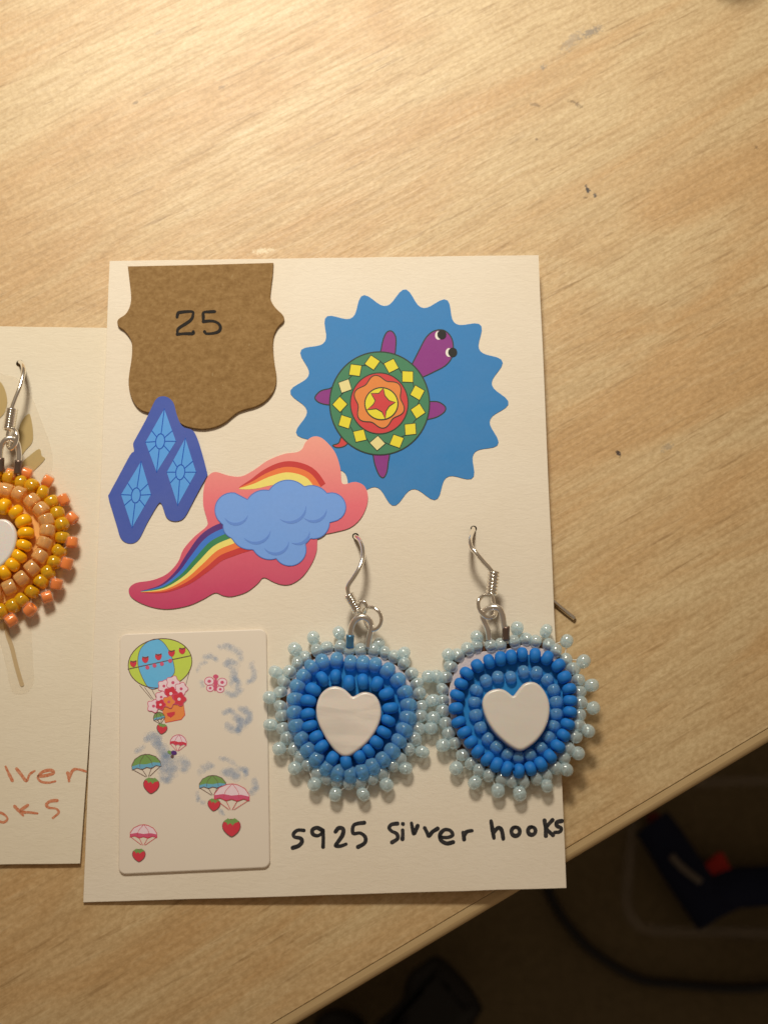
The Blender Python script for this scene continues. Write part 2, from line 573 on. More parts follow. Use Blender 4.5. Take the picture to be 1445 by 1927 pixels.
slab('tag_board', [CARD.at(*p, TAG_T + .02 * MM) for p in smooth(zoomed(tp, *Z3), 4, True, {0, 1, 2})], TAG_T, M_KRAFT, tagt, 0.10 * MM, 2)
M_TYPE = mat('black_stamp_ink', (0.022, 0.018, 0.016), 0.8, 0.2)
for st in ([[(494, 436), (502, 409), (524, 404), (560, 400), (596, 402), (597, 422), (592, 442), (570, 466), (512, 503), (498, 520), (496, 547)],
            [(496, 547), (545, 543), (598, 543), (599, 530)]],
           [[(738, 400), (700, 402), (666, 406), (664, 436), (664, 465)], [(664, 465), (718, 461), (758, 474), (775, 502), (764, 528), (730, 540), (686, 543), (672, 530)]]):
    printed('digit', tagt, CARD, TAG_T + .03 * MM,
            [(ribbon(smooth(zoomed(s, *Z3), 4, False), lambda t: 5.6 + .7 * math.sin(11 * t + 2 * i)), M_TYPE, 1 + .4 * i) for i, s in enumerate(st)])

# ------------------------------------------------------------------ gem sticker (its top lies on the tag)
class Slope:                               # a plane over the card that falls from h0 at y0 to h1 at y1 (photo rows)
    def __init__(s, base, y0, h0, y1, h1): s.b, s.y0, s.h0, s.y1, s.h1 = base, y0, h0, y1, h1
    def at(s, px, py, h=0.0):
        t = (py - s.y0) / (s.y1 - s.y0)
        return s.b.at(px, py, s.h0 + (s.h1 - s.h0) * t + h)
GEMP = Slope(CARD, 748, 0.70 * MM, 1024, 0.10 * MM)
gp = [(390, 950), (432, 955), (470, 990), (490, 1060), (512, 1118), (540, 1150), (588, 1165), (615, 1198), (645, 1280), (688, 1440),
      (685, 1468), (655, 1520), (600, 1625), (545, 1728), (500, 1756), (452, 1752), (422, 1725), (402, 1665), (386, 1637), (362, 1660),
      (300, 1770), (252, 1868), (210, 1900), (162, 1896), (127, 1862), (105, 1790), (75, 1690), (50, 1602), (60, 1572), (112, 1475),
      (190, 1330), (216, 1303), (210, 1258), (230, 1215), (290, 1105), (340, 1000), (362, 964)]
gs = thing('gem_sticker', 'indigo die cut sticker of three light blue faceted gems', 'sticker', CARD.at(297, 890))
m = mat('indigo_print', C((62, 82, 150)), 0.38, 0.4)
nd, lk, b = nodes(m)
gl = noise(m, coords(m, (70, 30, 30)), 1, 2)
lk.new(mix(m, gl, C((52, 74, 140)), C((82, 92, 144))), b.inputs['Base Color'])
slab('backing', [GEMP.at(*p) for p in smooth(zoomed(gp, *Z3), 4)], 0.06 * MM, m, gs)
M_GEM = mat('gem_blue_print', C((90, 148, 204)), 0.38, 0.4)
M_GEML = mat('gem_line_print', C((28, 78, 152)), 0.38, 0.4)
for top, right, bot, left, oc in (((412, 1030), (487, 1240), (362, 1440), (290, 1246), (385, 1240)),
                                   ((548, 1220), (617, 1440), (498, 1655), (428, 1440), (515, 1440)),
                                   ((262, 1370), (326, 1585), (203, 1800), (132, 1585), (228, 1590))):
    z = lambda p: zoomed([p], *Z3)[0]
    lay = [([z(top), z(right), z(bot), z(left)], M_GEM, 1)]
    ov = ellipse(*z(oc), 29 / Z3[2], 49 / Z3[2], 0.12)
    ends = []
    corners = (top, right, bot, left)
    for i in range(4):
        a, c = corners[i], corners[(i + 1) % 4]
        ends += [a]
        if i in (0, 2): ends += [(a[0] + (c[0] - a[0]) * f, a[1] + (c[1] - a[1]) * f) for f in (.68,)]
        else: ends += [(a[0] + (c[0] - a[0]) * f, a[1] + (c[1] - a[1]) * f) for f in (.34,)]
    for e in ends:
        d = (e[0] - oc[0], e[1] - oc[1])
        k = 1 / math.hypot(d[0] / 29, d[1] / 49)
        s = (oc[0] + d[0] * k, oc[1] + d[1] * k)
        lay.append((ribbon([z(s), z(e)], 1.7), M_GEML, 2))
    lay.append((ribbon(ov, 1.8, True), M_GEML, 2.5))
    printed('gem', gs, GEMP, 0, lay)

# ------------------------------------------------------------------ turtle sticker
Z4 = (530, 530, 3.284)
q4 = lambda pts: zoomed(pts, *Z4)
ts = thing('turtle_sticker', 'blue scalloped round sticker with purple and green turtle', 'sticker', CARD.at(752, 748))
star = []
for k in range(192):
    a = 2 * math.pi * k / 192
    w = math.cos(16 * (a - math.radians(3)))
    r = 620 + 49 * (w + 0.10 * math.cos(32 * (a - math.radians(3)))) - 4
    star.append((727 + r * math.sin(a) * 1.008, 716 - r * math.cos(a)))
TH = 0.09 * MM
m = mat('sky_blue_print', (0.042, 0.235, 0.59), 0.40, 0.4)
slab('backing', [CARD.at(*p, TH) for p in q4(star)], 0.07 * MM, m, ts)
P = lambda n, rgb, where='top': mat(n, C(rgb, where), 0.42, 0.35)
M_LINE = mat('dark_outline_print', (0.03, 0.05, 0.035), 0.45, 0.3)
M_PURP, M_GRN, M_YEL, M_RED, M_ORG = P('purple_print', (146, 54, 124)), P('green_print', (72, 132, 88)), P('yellow_print', (240, 218, 50)), P('red_print', (216, 66, 62)), P('orange_print', (236, 138, 62))
M_CREAM = P('pale_yellow_print', (240, 220, 140))
M_WHT, M_BLK = P('white_print', (245, 232, 205)), mat('black_print', (0.012, 0.011, 0.012), 0.45, 0.3)
def outlined(pts, m, lev, w=2.2, line=M_LINE, sm=4, sharp=()):
    p = smooth(pts, sm, True, sharp) if sm else pts
    return [(p, m, lev), (ribbon(p, w, True), line, lev + .5)]
for nm, pts in (('flipper', [(606, 470), (614, 420), (628, 355), (650, 312), (680, 306), (704, 340), (705, 400), (690, 460)]),
                ('flipper', [(890, 745), (915, 741), (970, 744), (1011, 774), (1004, 806), (960, 836), (905, 851), (885, 850)]),
                ('flipper', [(320, 657), (296, 661), (240, 676), (206, 714), (222, 741), (256, 756), (296, 762), (320, 760)]),
                ('flipper', [(562, 1045), (566, 1080), (577, 1135), (602, 1195), (628, 1212), (649, 1180), (658, 1120), (660, 1050)]),
                ('head', [(790, 535), (805, 510), (850, 422), (892, 345), (940, 305), (1000, 300), (1045, 340), (1060, 400), (1050, 470), (1010, 520), (940, 558), (878, 587), (840, 600)])):
    printed(nm, ts, CARD, TH, outlined(q4(pts), M_PURP, 1))
printed('tail', ts, CARD, TH, outlined(q4([(385, 945), (365, 967), (352, 998), (316, 1012), (345, 1026), (390, 1016), (412, 985)]), M_RED, 1))
for (wx, wy), (bx, by) in (((968, 332), (989, 327)), ((1033, 438), (1056, 437))):
    printed('eye', ts, CARD, TH, [(q4(ellipse(wx, wy, 21, 27)), M_WHT, 3), (q4(ellipse(bx, by, 28, 29)), M_BLK, 4)])
sh = printed('shell', ts, CARD, TH, outlined(q4(ellipse(605, 752, 308, 318, 0, 64)), M_GRN, 3, 2.4, sm=0))
dia = [(560, 500), (677, 520), (778, 587), (838, 686), (842, 800), (795, 912), (710, 986), (592, 998), (483, 952), (392, 866), (360, 758), (392, 645), (455, 547)]
nd_ = len(dia)
for i, (x, y) in enumerate(dia):
    rx, ry = x - 605, y - 752
    l = math.hypot(rx, ry); rx /= l; ry /= l
    tx, ty = -ry, rx
    rad, tan = 47, 49
    pts = [(x + rx * rad, y + ry * rad), (x + tx * tan, y + ty * tan), (x - rx * rad, y - ry * rad), (x - tx * tan, y - ty * tan)]
    nx, ny = dia[(i + 1) % nd_]
    lay = outlined(q4(pts), M_CREAM if i in (11, 7) else M_YEL, 5, 1.8, sm=0)
    lay.append((ribbon(q4([pts[1], (x + (nx - x) * .62, y + (ny - y) * .62)]), 1.6), M_LINE, 4.5))
    printed('shell_diamond', ts, CARD, TH, lay)
printed('shell_ring', ts, CARD, TH, outlined(q4(ellipse(603, 752, 178, 188, 0, 56)), M_RED, 5, 2.0, sm=0))
wav = [(603 + (147 + 15 * math.cos(6 * (a - .35))) * math.cos(a), 742 + (150 + 15 * math.cos(6 * (a - .35))) * math.sin(a)) for a in (2 * math.pi * k / 72 for k in range(72))]
printed('shell_flower', ts, CARD, TH, outlined(q4(wav), M_ORG, 7, 1.8, sm=0))
printed('shell_centre', ts, CARD, TH, outlined(q4(ellipse(616, 754, 102, 99, 0, 40)), M_YEL, 9, 2.2, sm=0)
        + outlined(q4([(628, 658), (638, 705), (664, 735), (702, 745), (664, 770), (645, 800), (640, 848), (620, 805), (585, 785), (526, 792), (565, 760), (578, 735), (552, 690), (600, 690)]), M_RED, 11, 1.6, sm=0))

# ------------------------------------------------------------------ rainbow trail sticker
Z5 = (220, 800, 2.949)
q5 = lambda pts: zoomed(pts, *Z5)
rs = thing('rainbow_sticker', 'coral to crimson die cut sticker with blue cloud and rainbow trail', 'sticker', CARD.at(465, 985))
rp = [(1030, 130), (1047, 95), (1085, 65), (1130, 68), (1175, 105), (1215, 160), (1240, 240), (1246, 312), (1265, 328), (1320, 315), (1370, 335), (1392, 385),
      (1385, 450), (1350, 520), (1290, 570), (1200, 595), (1122, 612), (1112, 640), (1108, 700), (1080, 770), (1030, 840), (970, 880), (920, 885), (870, 870),
      (815, 845), (780, 880), (720, 925), (640, 950), (590, 945), (545, 930), (480, 965), (400, 1000), (290, 1020), (200, 1010), (120, 980), (75, 945),
      (70, 905), (110, 875), (200, 860), (280, 825), (340, 760), (370, 690), (430, 620), (500, 560), (500, 520), (480, 440), (485, 340), (510, 280),
      (550, 260), (620, 280), (690, 285), (760, 250), (840, 195), (930, 160), (1000, 150)]
m = mat('coral_crimson_print', (.7, .2, .15), 0.36, 0.4)
nd, lk, b = nodes(m)
tc = N(m, 'ShaderNodeTexCoord')
sx = N(m, 'ShaderNodeSeparateXYZ')
lk.new(tc.outputs['Object'], sx.inputs[0])
mr = N(m, 'ShaderNodeMapRange')
lk.new(sx.outputs['Y'], mr.inputs[0])
ya, yb = CARD.at(465, 820).y, CARD.at(465, 1145).y
mr.inputs['From Min'].default_value, mr.inputs['From Max'].default_value = ya, yb
gr = N(m, 'ShaderNodeValToRGB')
lk.new(mr.outputs[0], gr.inputs[0])
e = gr.color_ramp.elements
e.new(.45)
for el, (p, c) in zip(e, ((0, C((236, 150, 118))), (.42, C((224, 104, 100))), (1, C((190, 58, 84))))):
    el.position, el.color = p, (*c, 1)
lk.new(gr.outputs[0], b.inputs['Base Color'])
RH = 0.20 * MM
slab('backing', [CARD.at(*p, RH) for p in smooth(q5(rp), 4)], 0.07 * MM, m, rs)
rb = [P('rainbow_violet', (88, 44, 100), 'mid'), P('rainbow_blue', (62, 112, 172), 'mid'), P('rainbow_green', (58, 122, 70), 'mid'), P('rainbow_yellow', (244, 204, 96), 'mid'),
      P('rainbow_orange', (230, 112, 52), 'mid'), P('rainbow_red', (194, 54, 46), 'mid')]
def band(center, wfun, i, n):
    L, R = [], []
    for k, (x, y) in enumerate(center):
        a = center[max(k - 1, 0)]; c = center[min(k + 1, len(center) - 1)]
        dx, dy = c[0] - a[0], c[1] - a[1]; l = math.hypot(dx, dy) or 1
        t = k / (len(center) - 1)
        w = wfun(t)
        o0, o1 = -w / 2 + w * i / n, -w / 2 + w * (i + 1) / n
        L.append((x - dy / l * o0 * -1, y - dx / l * o0)); R.append((x - dy / l * o1 * -1, y - dx / l * o1))
    return L + R[::-1]
trail = smooth([(135, 925), (260, 905), (370, 840), (455, 755), (540, 670), (640, 625), (720, 600)], 6, False)
top_arc = smooth([(680, 350), (760, 325), (850, 285), (950, 262), (1050, 290), (1105, 360)], 6, False)
printed('rainbow_trail', rs, CARD, RH, [(q5(band(trail, lambda t: 8 + 190 * math.sin(min(1, t * 1.25) * math.pi / 2) ** 1.3, 5 - i, 6)), rb[i], 1 + .1 * i) for i in range(6)])
printed('rainbow_arc', rs, CARD, RH, [(q5(band(top_arc, lambda t: 8 + 120 * math.sin(min(1, t * 1.4) * math.pi / 2), i, 4)), rb[(3, 3, 4, 5)[i]], 1 + .1 * i) for i in range(4)])
M_CLOUD = P('cloud_blue_print', (116, 150, 192), 'mid')
M_CLOUD2 = P('cloud_shade_print', (98, 130, 178), 'mid')
M_CLOUDL = P('cloud_line_print', (84, 112, 160), 'mid')
cl = []
lobes = [(640, 470, 95), (740, 580, 110), (850, 640, 105), (960, 690, 90), (820, 470, 110), (950, 430, 125), (1080, 440, 105), (1190, 455, 80), (1090, 540, 90), (980, 570, 110), (660, 560, 70)]
for k in range(160):                         # outline of the joined lobes, walked round a middle point
    a = 2 * math.pi * k / 160
    best = 0
    ox, oy = 900, 540
    for (x, y, r) in lobes:
        dx, dy = math.cos(a), math.sin(a)
        fx, fy = x - ox, y - oy
        bq = fx * dx + fy * dy
        dq = bq * bq - (fx * fx + fy * fy - r * r)
        if dq > 0: best = max(best, bq + math.sqrt(dq))
    cl.append((ox + math.cos(a) * best, oy + math.sin(a) * best))
curl = lambda cx, cy, r, a0, a1: [(cx + r * math.cos(a0 + (a1 - a0) * k / 10), cy + r * math.sin(a0 + (a1 - a0) * k / 10)) for k in range(11)]
printed('cloud', rs, CARD, RH, outlined(q5(cl), M_CLOUD, 4, 1.6, M_CLOUDL, 0)
        + [(ribbon(q5(curl(cx, cy, r, a0, a1)), lambda t: .6 + 5.0 * math.sin(math.pi * t)), M_CLOUD2, 5 + .05 * i)
           for i, (cx, cy, r, a0, a1) in enumerate([(660, 480, 70, .3, 2.6), (770, 570, 85, .2, 2.4), (960, 450, 90, .0, 2.2), (1090, 460, 75, .1, 2.3), (880, 640, 75, .1, 2.5), (1000, 590, 70, .0, 2.0)])])

# ------------------------------------------------------------------ balloon sticker sheet
Z6 = (200, 1160, 3.853)
q6 = lambda pts: zoomed(pts, *Z6)
bs = thing('balloon_sticker', 'white rounded rectangle sticker of balloons, parachuting strawberries and clouds', 'sticker', CARD.at(365, 1415))
corn = [(98, 126), (1163, 88), (1189, 1822), (90, 1872)]
out = []
for i in range(4):
    a, b_, c = corn[i - 1], corn[i], corn[(i + 1) % 4]
    r = 52
    def toward(p, q):
        l = math.hypot(q[0] - p[0], q[1] - p[1]); return ((q[0] - p[0]) / l, (q[1] - p[1]) / l)
    u, v = toward(b_, a), toward(b_, c)
    for k in range(7):
        t = math.pi / 2 * k / 6
        s, w = r * (1 - math.sin(t)), r * (1 - math.cos(t))
        out.append((b_[0] + u[0] * s + v[0] * w, b_[1] + u[1] * s + v[1] * w))
BH = 0.48 * MM
slab('backing', [CARD.at(*p, BH) for p in q6(out)], 0.46 * MM, M_SHEET, bs, 0.22 * MM, 3)
B = lambda n, rgb: mat(n, C(rgb, 'low'), 0.5, 0.3)
bY, bB, bO, bRed, bPink, bGrn, bDk, bBrn, bHaze = (B('lime_print', (172, 172, 60)), B('steel_blue_print', (92, 148, 176)), B('basket_orange_print', (206, 112, 52)),
    B('strawberry_print', (186, 46, 52)), B('pale_pink_print', (222, 170, 158)), B('leaf_green_print', (108, 128, 62)), B('line_brown_print', (96, 62, 52)), B('pink_line_print', (186, 72, 88)), B('cloud_grey_print', (132, 142, 152)))
bHaze2 = B('cloud_pale_print', (146, 152, 158))
bTeal = B('teal_print', (96, 138, 146))
for cm, k in ((bHaze, 0.09), (bHaze2, 0.065)):          # thin wash: the paper shows through
    nd, lk, b = nodes(cm)
    tr = N(cm, 'ShaderNodeBsdfTransparent'); ms = N(cm, 'ShaderNodeMixShader')
    f = ramp(cm, noise(cm, coords(cm, (500, 500, 500)), 1, 3, 0.55, 0.8), [(0.25, k * .3), (0.70, k)])
    lk.new(f, ms.inputs[0]); lk.new(tr.outputs[0], ms.inputs[1]); lk.new(b.outputs[0], ms.inputs[2])
    lk.new(ms.outputs[0], nd['Material Output'].inputs[0])
def berry(cx, cy, r, tilt=0.0, lev=2):
    c, s = math.cos(tilt), math.sin(tilt)
    R = lambda p: [(cx + (x * c - y * s) * r, cy + (x * s + y * c) * r) for x, y in p]
    body_ = R([(-.95, -.40), (-.6, -.78), (0, -.86), (.6, -.78), (.97, -.40), (1.0, .1), (.72, .62), (.2, 1.05), (-.15, 1.05), (-.70, .6), (-1.0, .1)])
    leaf = R([(-.9, -.6), (-.4, -.95), (0, -.8), (.4, -.98), (.9, -.6), (.4, -.42), (.15, -.15), (-.1, -.42), (-.45, -.2), (-.5, -.45)])
    return [(smooth(q6(body_), 3), bRed, lev), (ribbon(smooth(q6(body_), 3), 1.0, True), bDk, lev + .3), (q6(leaf), bGrn, lev + .6)]
def parachute(cx, cy, w, h, tilt, top, under, rim, lev=2):
    c, s = math.cos(tilt), math.sin(tilt)
    R = lambda p: [(cx + (x * w * c - y * h * s), cy + (x * w * s + y * h * c)) for x, y in p]
    dome = R([(-1, .55), (-.98, 0), (-.72, -.6), (-.3, -.93), (0, -1), (.3, -.93), (.72, -.6), (.98, 0), (1, .55), (.66, .38), (.33, .62), (0, .45), (-.33, .62), (-.66, .38)])
    band_ = R([(-1, .55), (-.98, .15), (-.5, .0), (0, .12), (.5, .0), (.98, .15), (1, .55), (.66, .38), (.33, .62), (0, .45), (-.33, .62), (-.66, .38)])
    lines = [R([(x, .5), (x * .15, 1.45)]) for x in (-.95, -.35, .35, .95)]
    ribs = [R([(0, -1), (x * .8, -.3), (x, .35)]) for x in (-.45, .42)]
    return [(q6(dome), top, lev), (q6(band_), under, lev + .4), (ribbon(q6(dome), 1.2, True), rim, lev + .9)] \
        + [(ribbon(q6(l), .9), rim, lev + .7) for l in lines] + [(ribbon(smooth(q6(l), 3, False), .8), rim, lev + .7) for l in ribs]
def cloud(name, strokes):
    lay = []
    lev = 0.2
    for i, (pts, w) in enumerate(strokes):          # watercolour dabs: many faint overlapping washes
        c = smooth(pts, 5, False)
        for k, (x, y) in enumerate(c):
            t = k / max(1, len(c) - 1)
            for r0, jit in ((1.35, 4), (0.85, 7)):
                r = w * r0 * (1.25 + 1.3 * math.sin(math.pi * (.15 + .7 * t)))
                p = ellipse(x + random.gauss(0, jit), y + random.gauss(0, jit), r * random.uniform(.8, 1.3), r * random.uniform(.6, 1.0), random.random() * 3, 14)
                lay.append((q6(p), (bHaze, bHaze2)[random.random() < .5], lev))
                lev += 0.02
    printed(name, bs, CARD, BH, lay)
cloud('cloud', [([(660, 400), (680, 350), (730, 330)], 5), ([(720, 300), (760, 285), (800, 320)], 8), ([(820, 215), (890, 220), (960, 260), (975, 320)], 9),
                ([(860, 350), (900, 330), (950, 350)], 10), ([(900, 370), (930, 420), (910, 490)], 11), ([(870, 550), (930, 565), (985, 530)], 9),
                ([(1050, 340), (1070, 400), (1065, 450), (1030, 480)], 8), ([(690, 470), (700, 510)], 5), ([(930, 440), (960, 480), (950, 530)], 8)])
cloud('cloud', [([(855, 700), (890, 680), (930, 700)], 8), ([(970, 665), (1020, 690), (1040, 740), (1020, 780)], 10), ([(870, 780), (910, 820), (960, 830)], 10), ([(940, 720), (975, 760), (960, 815)], 13)])
cloud('cloud', [([(285, 900), (320, 865), (375, 870), (390, 920)], 11), ([(350, 900), (400, 960), (440, 1010)], 15), ([(220, 980), (270, 945)], 8), ([(430, 1010), (480, 1070), (470, 1140)], 16),
                ([(400, 1180), (440, 1190), (470, 1150)], 9), ([(530, 1030), (580, 1060), (560, 1120)], 12), ([(390, 1040), (420, 1100), (420, 1160)], 14)])
cloud('cloud', [([(680, 1130), (720, 1090), (780, 1080)], 9), ([(830, 1030), (880, 1035), (940, 1080)], 7), ([(850, 1140), (910, 1130), (950, 1170)], 13), ([(960, 1100), (1010, 1110), (1010, 1150)], 9),
                ([(1070, 1190), (1085, 1240), (1050, 1280)], 9), ([(660, 1280), (670, 1330), (710, 1360)], 6), ([(820, 1400), (850, 1430)], 6)])
ba = ellipse(392, 340, 232, 178, -0.16, 44)
stripe = smooth([(345, 165), (400, 175), (450, 235), (485, 320), (495, 410), (440, 465), (370, 522), (310, 518), (262, 440), (232, 350), (240, 260), (280, 200)], 3)
bl = printed('balloon', bs, CARD, BH, [(q6(ba), bY, 1), (q6(stripe), bB, 1.5), (ribbon(q6(ba), 1.5, True), bDk, 2.2), (ribbon(q6(stripe), 1.0, True), bDk, 2.0),
    (ribbon(q6([(160, 382), (400, 330), (610, 285)]), 1.6), bDk, 2.6)]
    + [(ribbon(q6(l), .9), bDk, 1.2) for l in ([(245, 500), (330, 600)], [(280, 515), (350, 610)], [(330, 525), (380, 620)], [(610, 380), (545, 620)])]
    + sum([[(smooth(q6([(x - 24, y - 12), (x, y - 20), (x + 24, y - 14), (x + 18, y + 14), (x, y + 26), (x - 20, y + 12)]), 2), bRed, 3), (ribbon(q6([(x - 18, y - 18), (x, y - 10), (x + 20, y - 20)]), 2.2), bDk, 3.4)]
           for x, y in ((198, 342), (285, 312), (380, 292), (475, 266), (552, 248))], [])
    + [(q6(ellipse(x, y, 15, 15, 0, 10)), bBrn, 3) for x, y in ((300, 370), (352, 356), (405, 344), (465, 322))])
printed('basket', bs, CARD, BH, [(q6([(405, 660), (560, 622), (572, 715), (545, 748), (430, 770)]), bO, 1.2), (ribbon(q6([(405, 660), (560, 622), (572, 715), (545, 748), (430, 770)]), 1.3, True), bRed, 1.8),
    (q6([(440, 700), (500, 690), (498, 712), (470, 735), (445, 720)]), bRed, 2)])
# plain spotted flowers heaped in the basket
fl = []
for i, (x, y, r, mm_) in enumerate(((420, 505, 42, bPink), (485, 480, 46, bPink), (545, 525, 44, bPink), (470, 560, 46, bRed), (400, 585, 40, bPink), (530, 600, 46, bRed), (455, 620, 42, bO), (345, 650, 44, bPink), (395, 640, 34, bRed))):
    p = [(x + r * (1 + .14 * math.cos(5 * a)) * math.cos(a), y + r * (1 + .14 * math.cos(5 * a)) * math.sin(a)) for a in (2 * math.pi * k / 30 for k in range(30))]
    fl += [(q6(p), mm_, 3 + i * .5), (ribbon(q6(p), 1.2, True), bBrn, 3.2 + i * .5), (q6(ellipse(x, y, r * .26, r * .26, 0, 10)), bBrn if mm_ is not bRed else bPink, 3.3 + i * .5)]
printed('flower_bunch', bs, CARD, BH, fl)
bt = []
for sx_, sy_, r in ((748, 470, 34), (842, 478, 34), (755, 520, 27), (828, 528, 27)):
    p = ellipse(sx_, sy_, r, r * .9, 0, 18)
    bt += [(q6(p), bPink, 1.5), (ribbon(q6(p), 1.3, True), bBrn, 1.9), (q6(ellipse(sx_, sy_, r * .4, r * .35, 0, 10)), bBrn, 2)]
bt += [(q6(ellipse(793, 495, 14, 48, .05, 16)), bBrn, 2.6), (q6(ellipse(795, 436, 20, 16, 0, 12)), bBrn, 2.5)]
printed('butterfly', bs, CARD, BH, bt)
def drop(px, py, w, h, tilt, top, under, rim, bx, by, br, btilt=0, lev=2):
    o = printed('parachute', bs, CARD, BH, parachute(px, py, w, h, tilt, top, under, rim, lev))
    if br: printed('strawberry', o, CARD, BH, berry(bx, by, br, btilt, lev + 2))
drop(383, 728, 42, 34, -.25, bGrn, bTeal, bDk, 405, 812, 37, .15)
drop(290, 1065, 106, 66, -.13, bGrn, bTeal, bDk, 328, 1222, 56, .1, 3)
drop(525, 905, 60, 48, .1, bPink, bRed, bBrn, 490, 985, 0)
printed('purple_flower', bs, CARD, BH, [(q6(ellipse(492, 988, 22, 16, .2, 14)), rb[0], 5), (q6(ellipse(462, 985, 18, 12, .4, 12)), bGrn, 4.6), (q6(ellipse(480, 1015, 12, 12, 0, 12)), bDk, 4.8)])
drop(772, 1210, 98, 58, -.05, bGrn, bTeal, bDk, 782, 1362, 44, .1, 3)
drop(912, 1290, 128, 76, .04, bPink, bBrn, bRed, 908, 1525, 64, 0, 6)
drop(272, 1570, 98, 60, .02, bPink, bBrn, bRed, 238, 1728, 46, 0, 2)

# ------------------------------------------------------------------ clear sticker on the neighbouring card
Z7 = (0, 600, 2.677)
q7 = lambda pts: zoomed(pts, *Z7)
cs = thing('clear_sticker', 'clear glossy sticker with faint ochre leaves behind the orange earring', 'sticker', LEFT.at(-20, 950))
m = mat('clear_vinyl', (0.86, 0.775, 0.625), 0.28, 0.4)
nd, lk, b = nodes(m)
tr = N(m, 'ShaderNodeBsdfTransparent')
ms = N(m, 'ShaderNodeMixShader')
ms.inputs[0].default_value = 0.10
lk.new(tr.outputs[0], ms.inputs[1]); lk.new(b.outputs[0], ms.inputs[2])
lk.new(ms.outputs[0], nd['Material Output'].inputs[0])
cp = [(-200, 330), (-80, 250), (20, 280), (90, 300), (160, 390), (205, 500), (250, 620), (268, 720), (250, 800), (200, 900), (170, 1100), (160, 1500), (170, 1760), (172, 1830), (140, 1880), (90, 1890), (55, 1860), (20, 1700), (-40, 1550), (-200, 1300), (-320, 900), (-280, 560)]
slab('film', [LEFT.at(*p, .08 * MM) for p in smooth(q7(cp), 4)], 0.06 * MM, m, cs)
M_OCHRE = mat('ochre_print', (0.50, 0.36, 0.15), 0.4, 0.4)
M_OCHRE2 = mat('tan_print', (0.56, 0.41, 0.23), 0.4, 0.4)
for pts, mm_ in (([(-40, 330), (0, 315), (28, 360), (38, 420), (20, 480), (-30, 500)], M_OCHRE),
            ([(104, 530), (146, 478), (160, 510), (168, 570), (164, 622), (132, 660), (98, 700), (85, 640)], M_OCHRE),
            ([(112, 728), (150, 690), (200, 655), (212, 690), (228, 706), (186, 752), (150, 780), (110, 790)], M_OCHRE)):
    printed('leaf', cs, LEFT, .09 * MM, [(smooth(q7(pts), 3), mm_, 1)])
printed('stem', cs, LEFT, .09 * MM, [(ribbon(smooth(q7([(25, 1500), (40, 1590), (62, 1655), (85, 1750), (112, 1842)]), 5, False), 8), M_OCHRE2, 1)])

# ------------------------------------------------------------------ earrings
def bead_mesh(name, R, L, hole=0.34, p=2.6, seg=18, prof=10):
    bm = bmesh.new()
    ring = []
    for k in range(prof + 1):
        a = math.pi * k / prof
        cx, sx2 = math.cos(a), math.sin(a)
        x = math.copysign(abs(cx) ** (2 / p), cx) * L / 2
        r = R * (hole + (1 - hole) * abs(sx2) ** (2 / p))
        ring.append((x, r))
    ring += [(-L * .30, R * hole * .8), (L * .30, R * hole * .8)]
    vs = [[bm.verts.new((x, r * math.cos(t), r * math.sin(t))) for t in (2 * math.pi * j / seg for j in range(seg))] for x, r in ring]
    n = len(vs)
    for i in range(n):
        a, b = vs[i], vs[(i + 1) % n]
        for j in range(seg):
            bm.faces.new((a[j], a[(j + 1) % seg], b[(j + 1) % seg], b[j])).smooth = True
    me = mesh(bm, name)
    return me

def glass(name, color, trans, rough, sss=0.0, coat=0.0, film=0.0, film_ior=1.33, spec=.5, tint=None, coat_ior=1.5, coat_rough=.05, edge=.25):
    """cloudy glass: a glossy coloured body that lets part of the light straight through"""
    m = mat(name, color, rough, spec, Subsurface_Weight=sss, Coat_Weight=coat, Coat_Roughness=coat_rough, Coat_IOR=coat_ior)
    nd, lk, b = nodes(m)
    b.inputs['Subsurface Radius'].default_value = (1, 1, 1)
    b.inputs['Subsurface Scale'].default_value = 0.0007
    if film:
        b.inputs['Thin Film Thickness'].default_value = film
        b.inputs['Thin Film IOR'].default_value = film_ior
    tr = N(m, 'ShaderNodeBsdfTransparent')
    tr.inputs[0].default_value = (*(tint or color), 1)
    lw = N(m, 'ShaderNodeLayerWeight')
    lw.inputs[0].default_value = 0.35
    mr = N(m, 'ShaderNodeMapRange')
    lk.new(lw.outputs['Facing'], mr.inputs[0])
    mr.inputs['To Min'].default_value, mr.inputs['To Max'].default_value = trans, trans * edge
    ms = N(m, 'ShaderNodeMixShader')
    lk.new(mr.outputs[0], ms.inputs[0])
    lk.new(b.outputs[0], ms.inputs[1]); lk.new(tr.outputs[0], ms.inputs[2])
    lk.new(ms.outputs[0], nd['Material Output'].inputs[0])
    return m
M_MATTE = mat('matte_blue_bead', (0.017, 0.215, 0.72), 0.55, 0.30)
M_TRANS = glass('translucent_blue_bead', (0.24, 0.58, 0.95), 0.60, 0.25, 0.3, 0.5, tint=(0.42, 0.76, 1.0), edge=.5)
M_PEARL = glass('pearl_clear_bead', (0.78, 0.94, 1.0), 0.54, 0.2, 0.2, 1.0, tint=(0.90, 0.97, 1.0), coat_ior=2.5, coat_rough=.06, edge=.55)
M_FELT = mat('pale_pink_felt', (0.68, 0.60, 0.62), 0.95, 0.1)
bump(M_FELT, noise(M_FELT, coords(M_FELT, (4000, 4000, 4000)), 1, 3), 0.5, 0.0002)
M_BEADLIGHT = mat('bead_tinted_light', (0.018, 0.23, 0.58), 0.6, 0.2)  # blue light coming through the translucent beads, painted as a surface colour
M_LEATHER = mat('brown_leather_backing', (0.13, 0.048, 0.018), 0.75, 0.3)
M_THREAD = mat('white_thread', (0.82, 0.78, 0.72), 0.6, 0.3)
M_SILVER = mat('silver_wire', (0.97, 0.93, 0.86), 0.16, 0.5, Metallic=1.0)
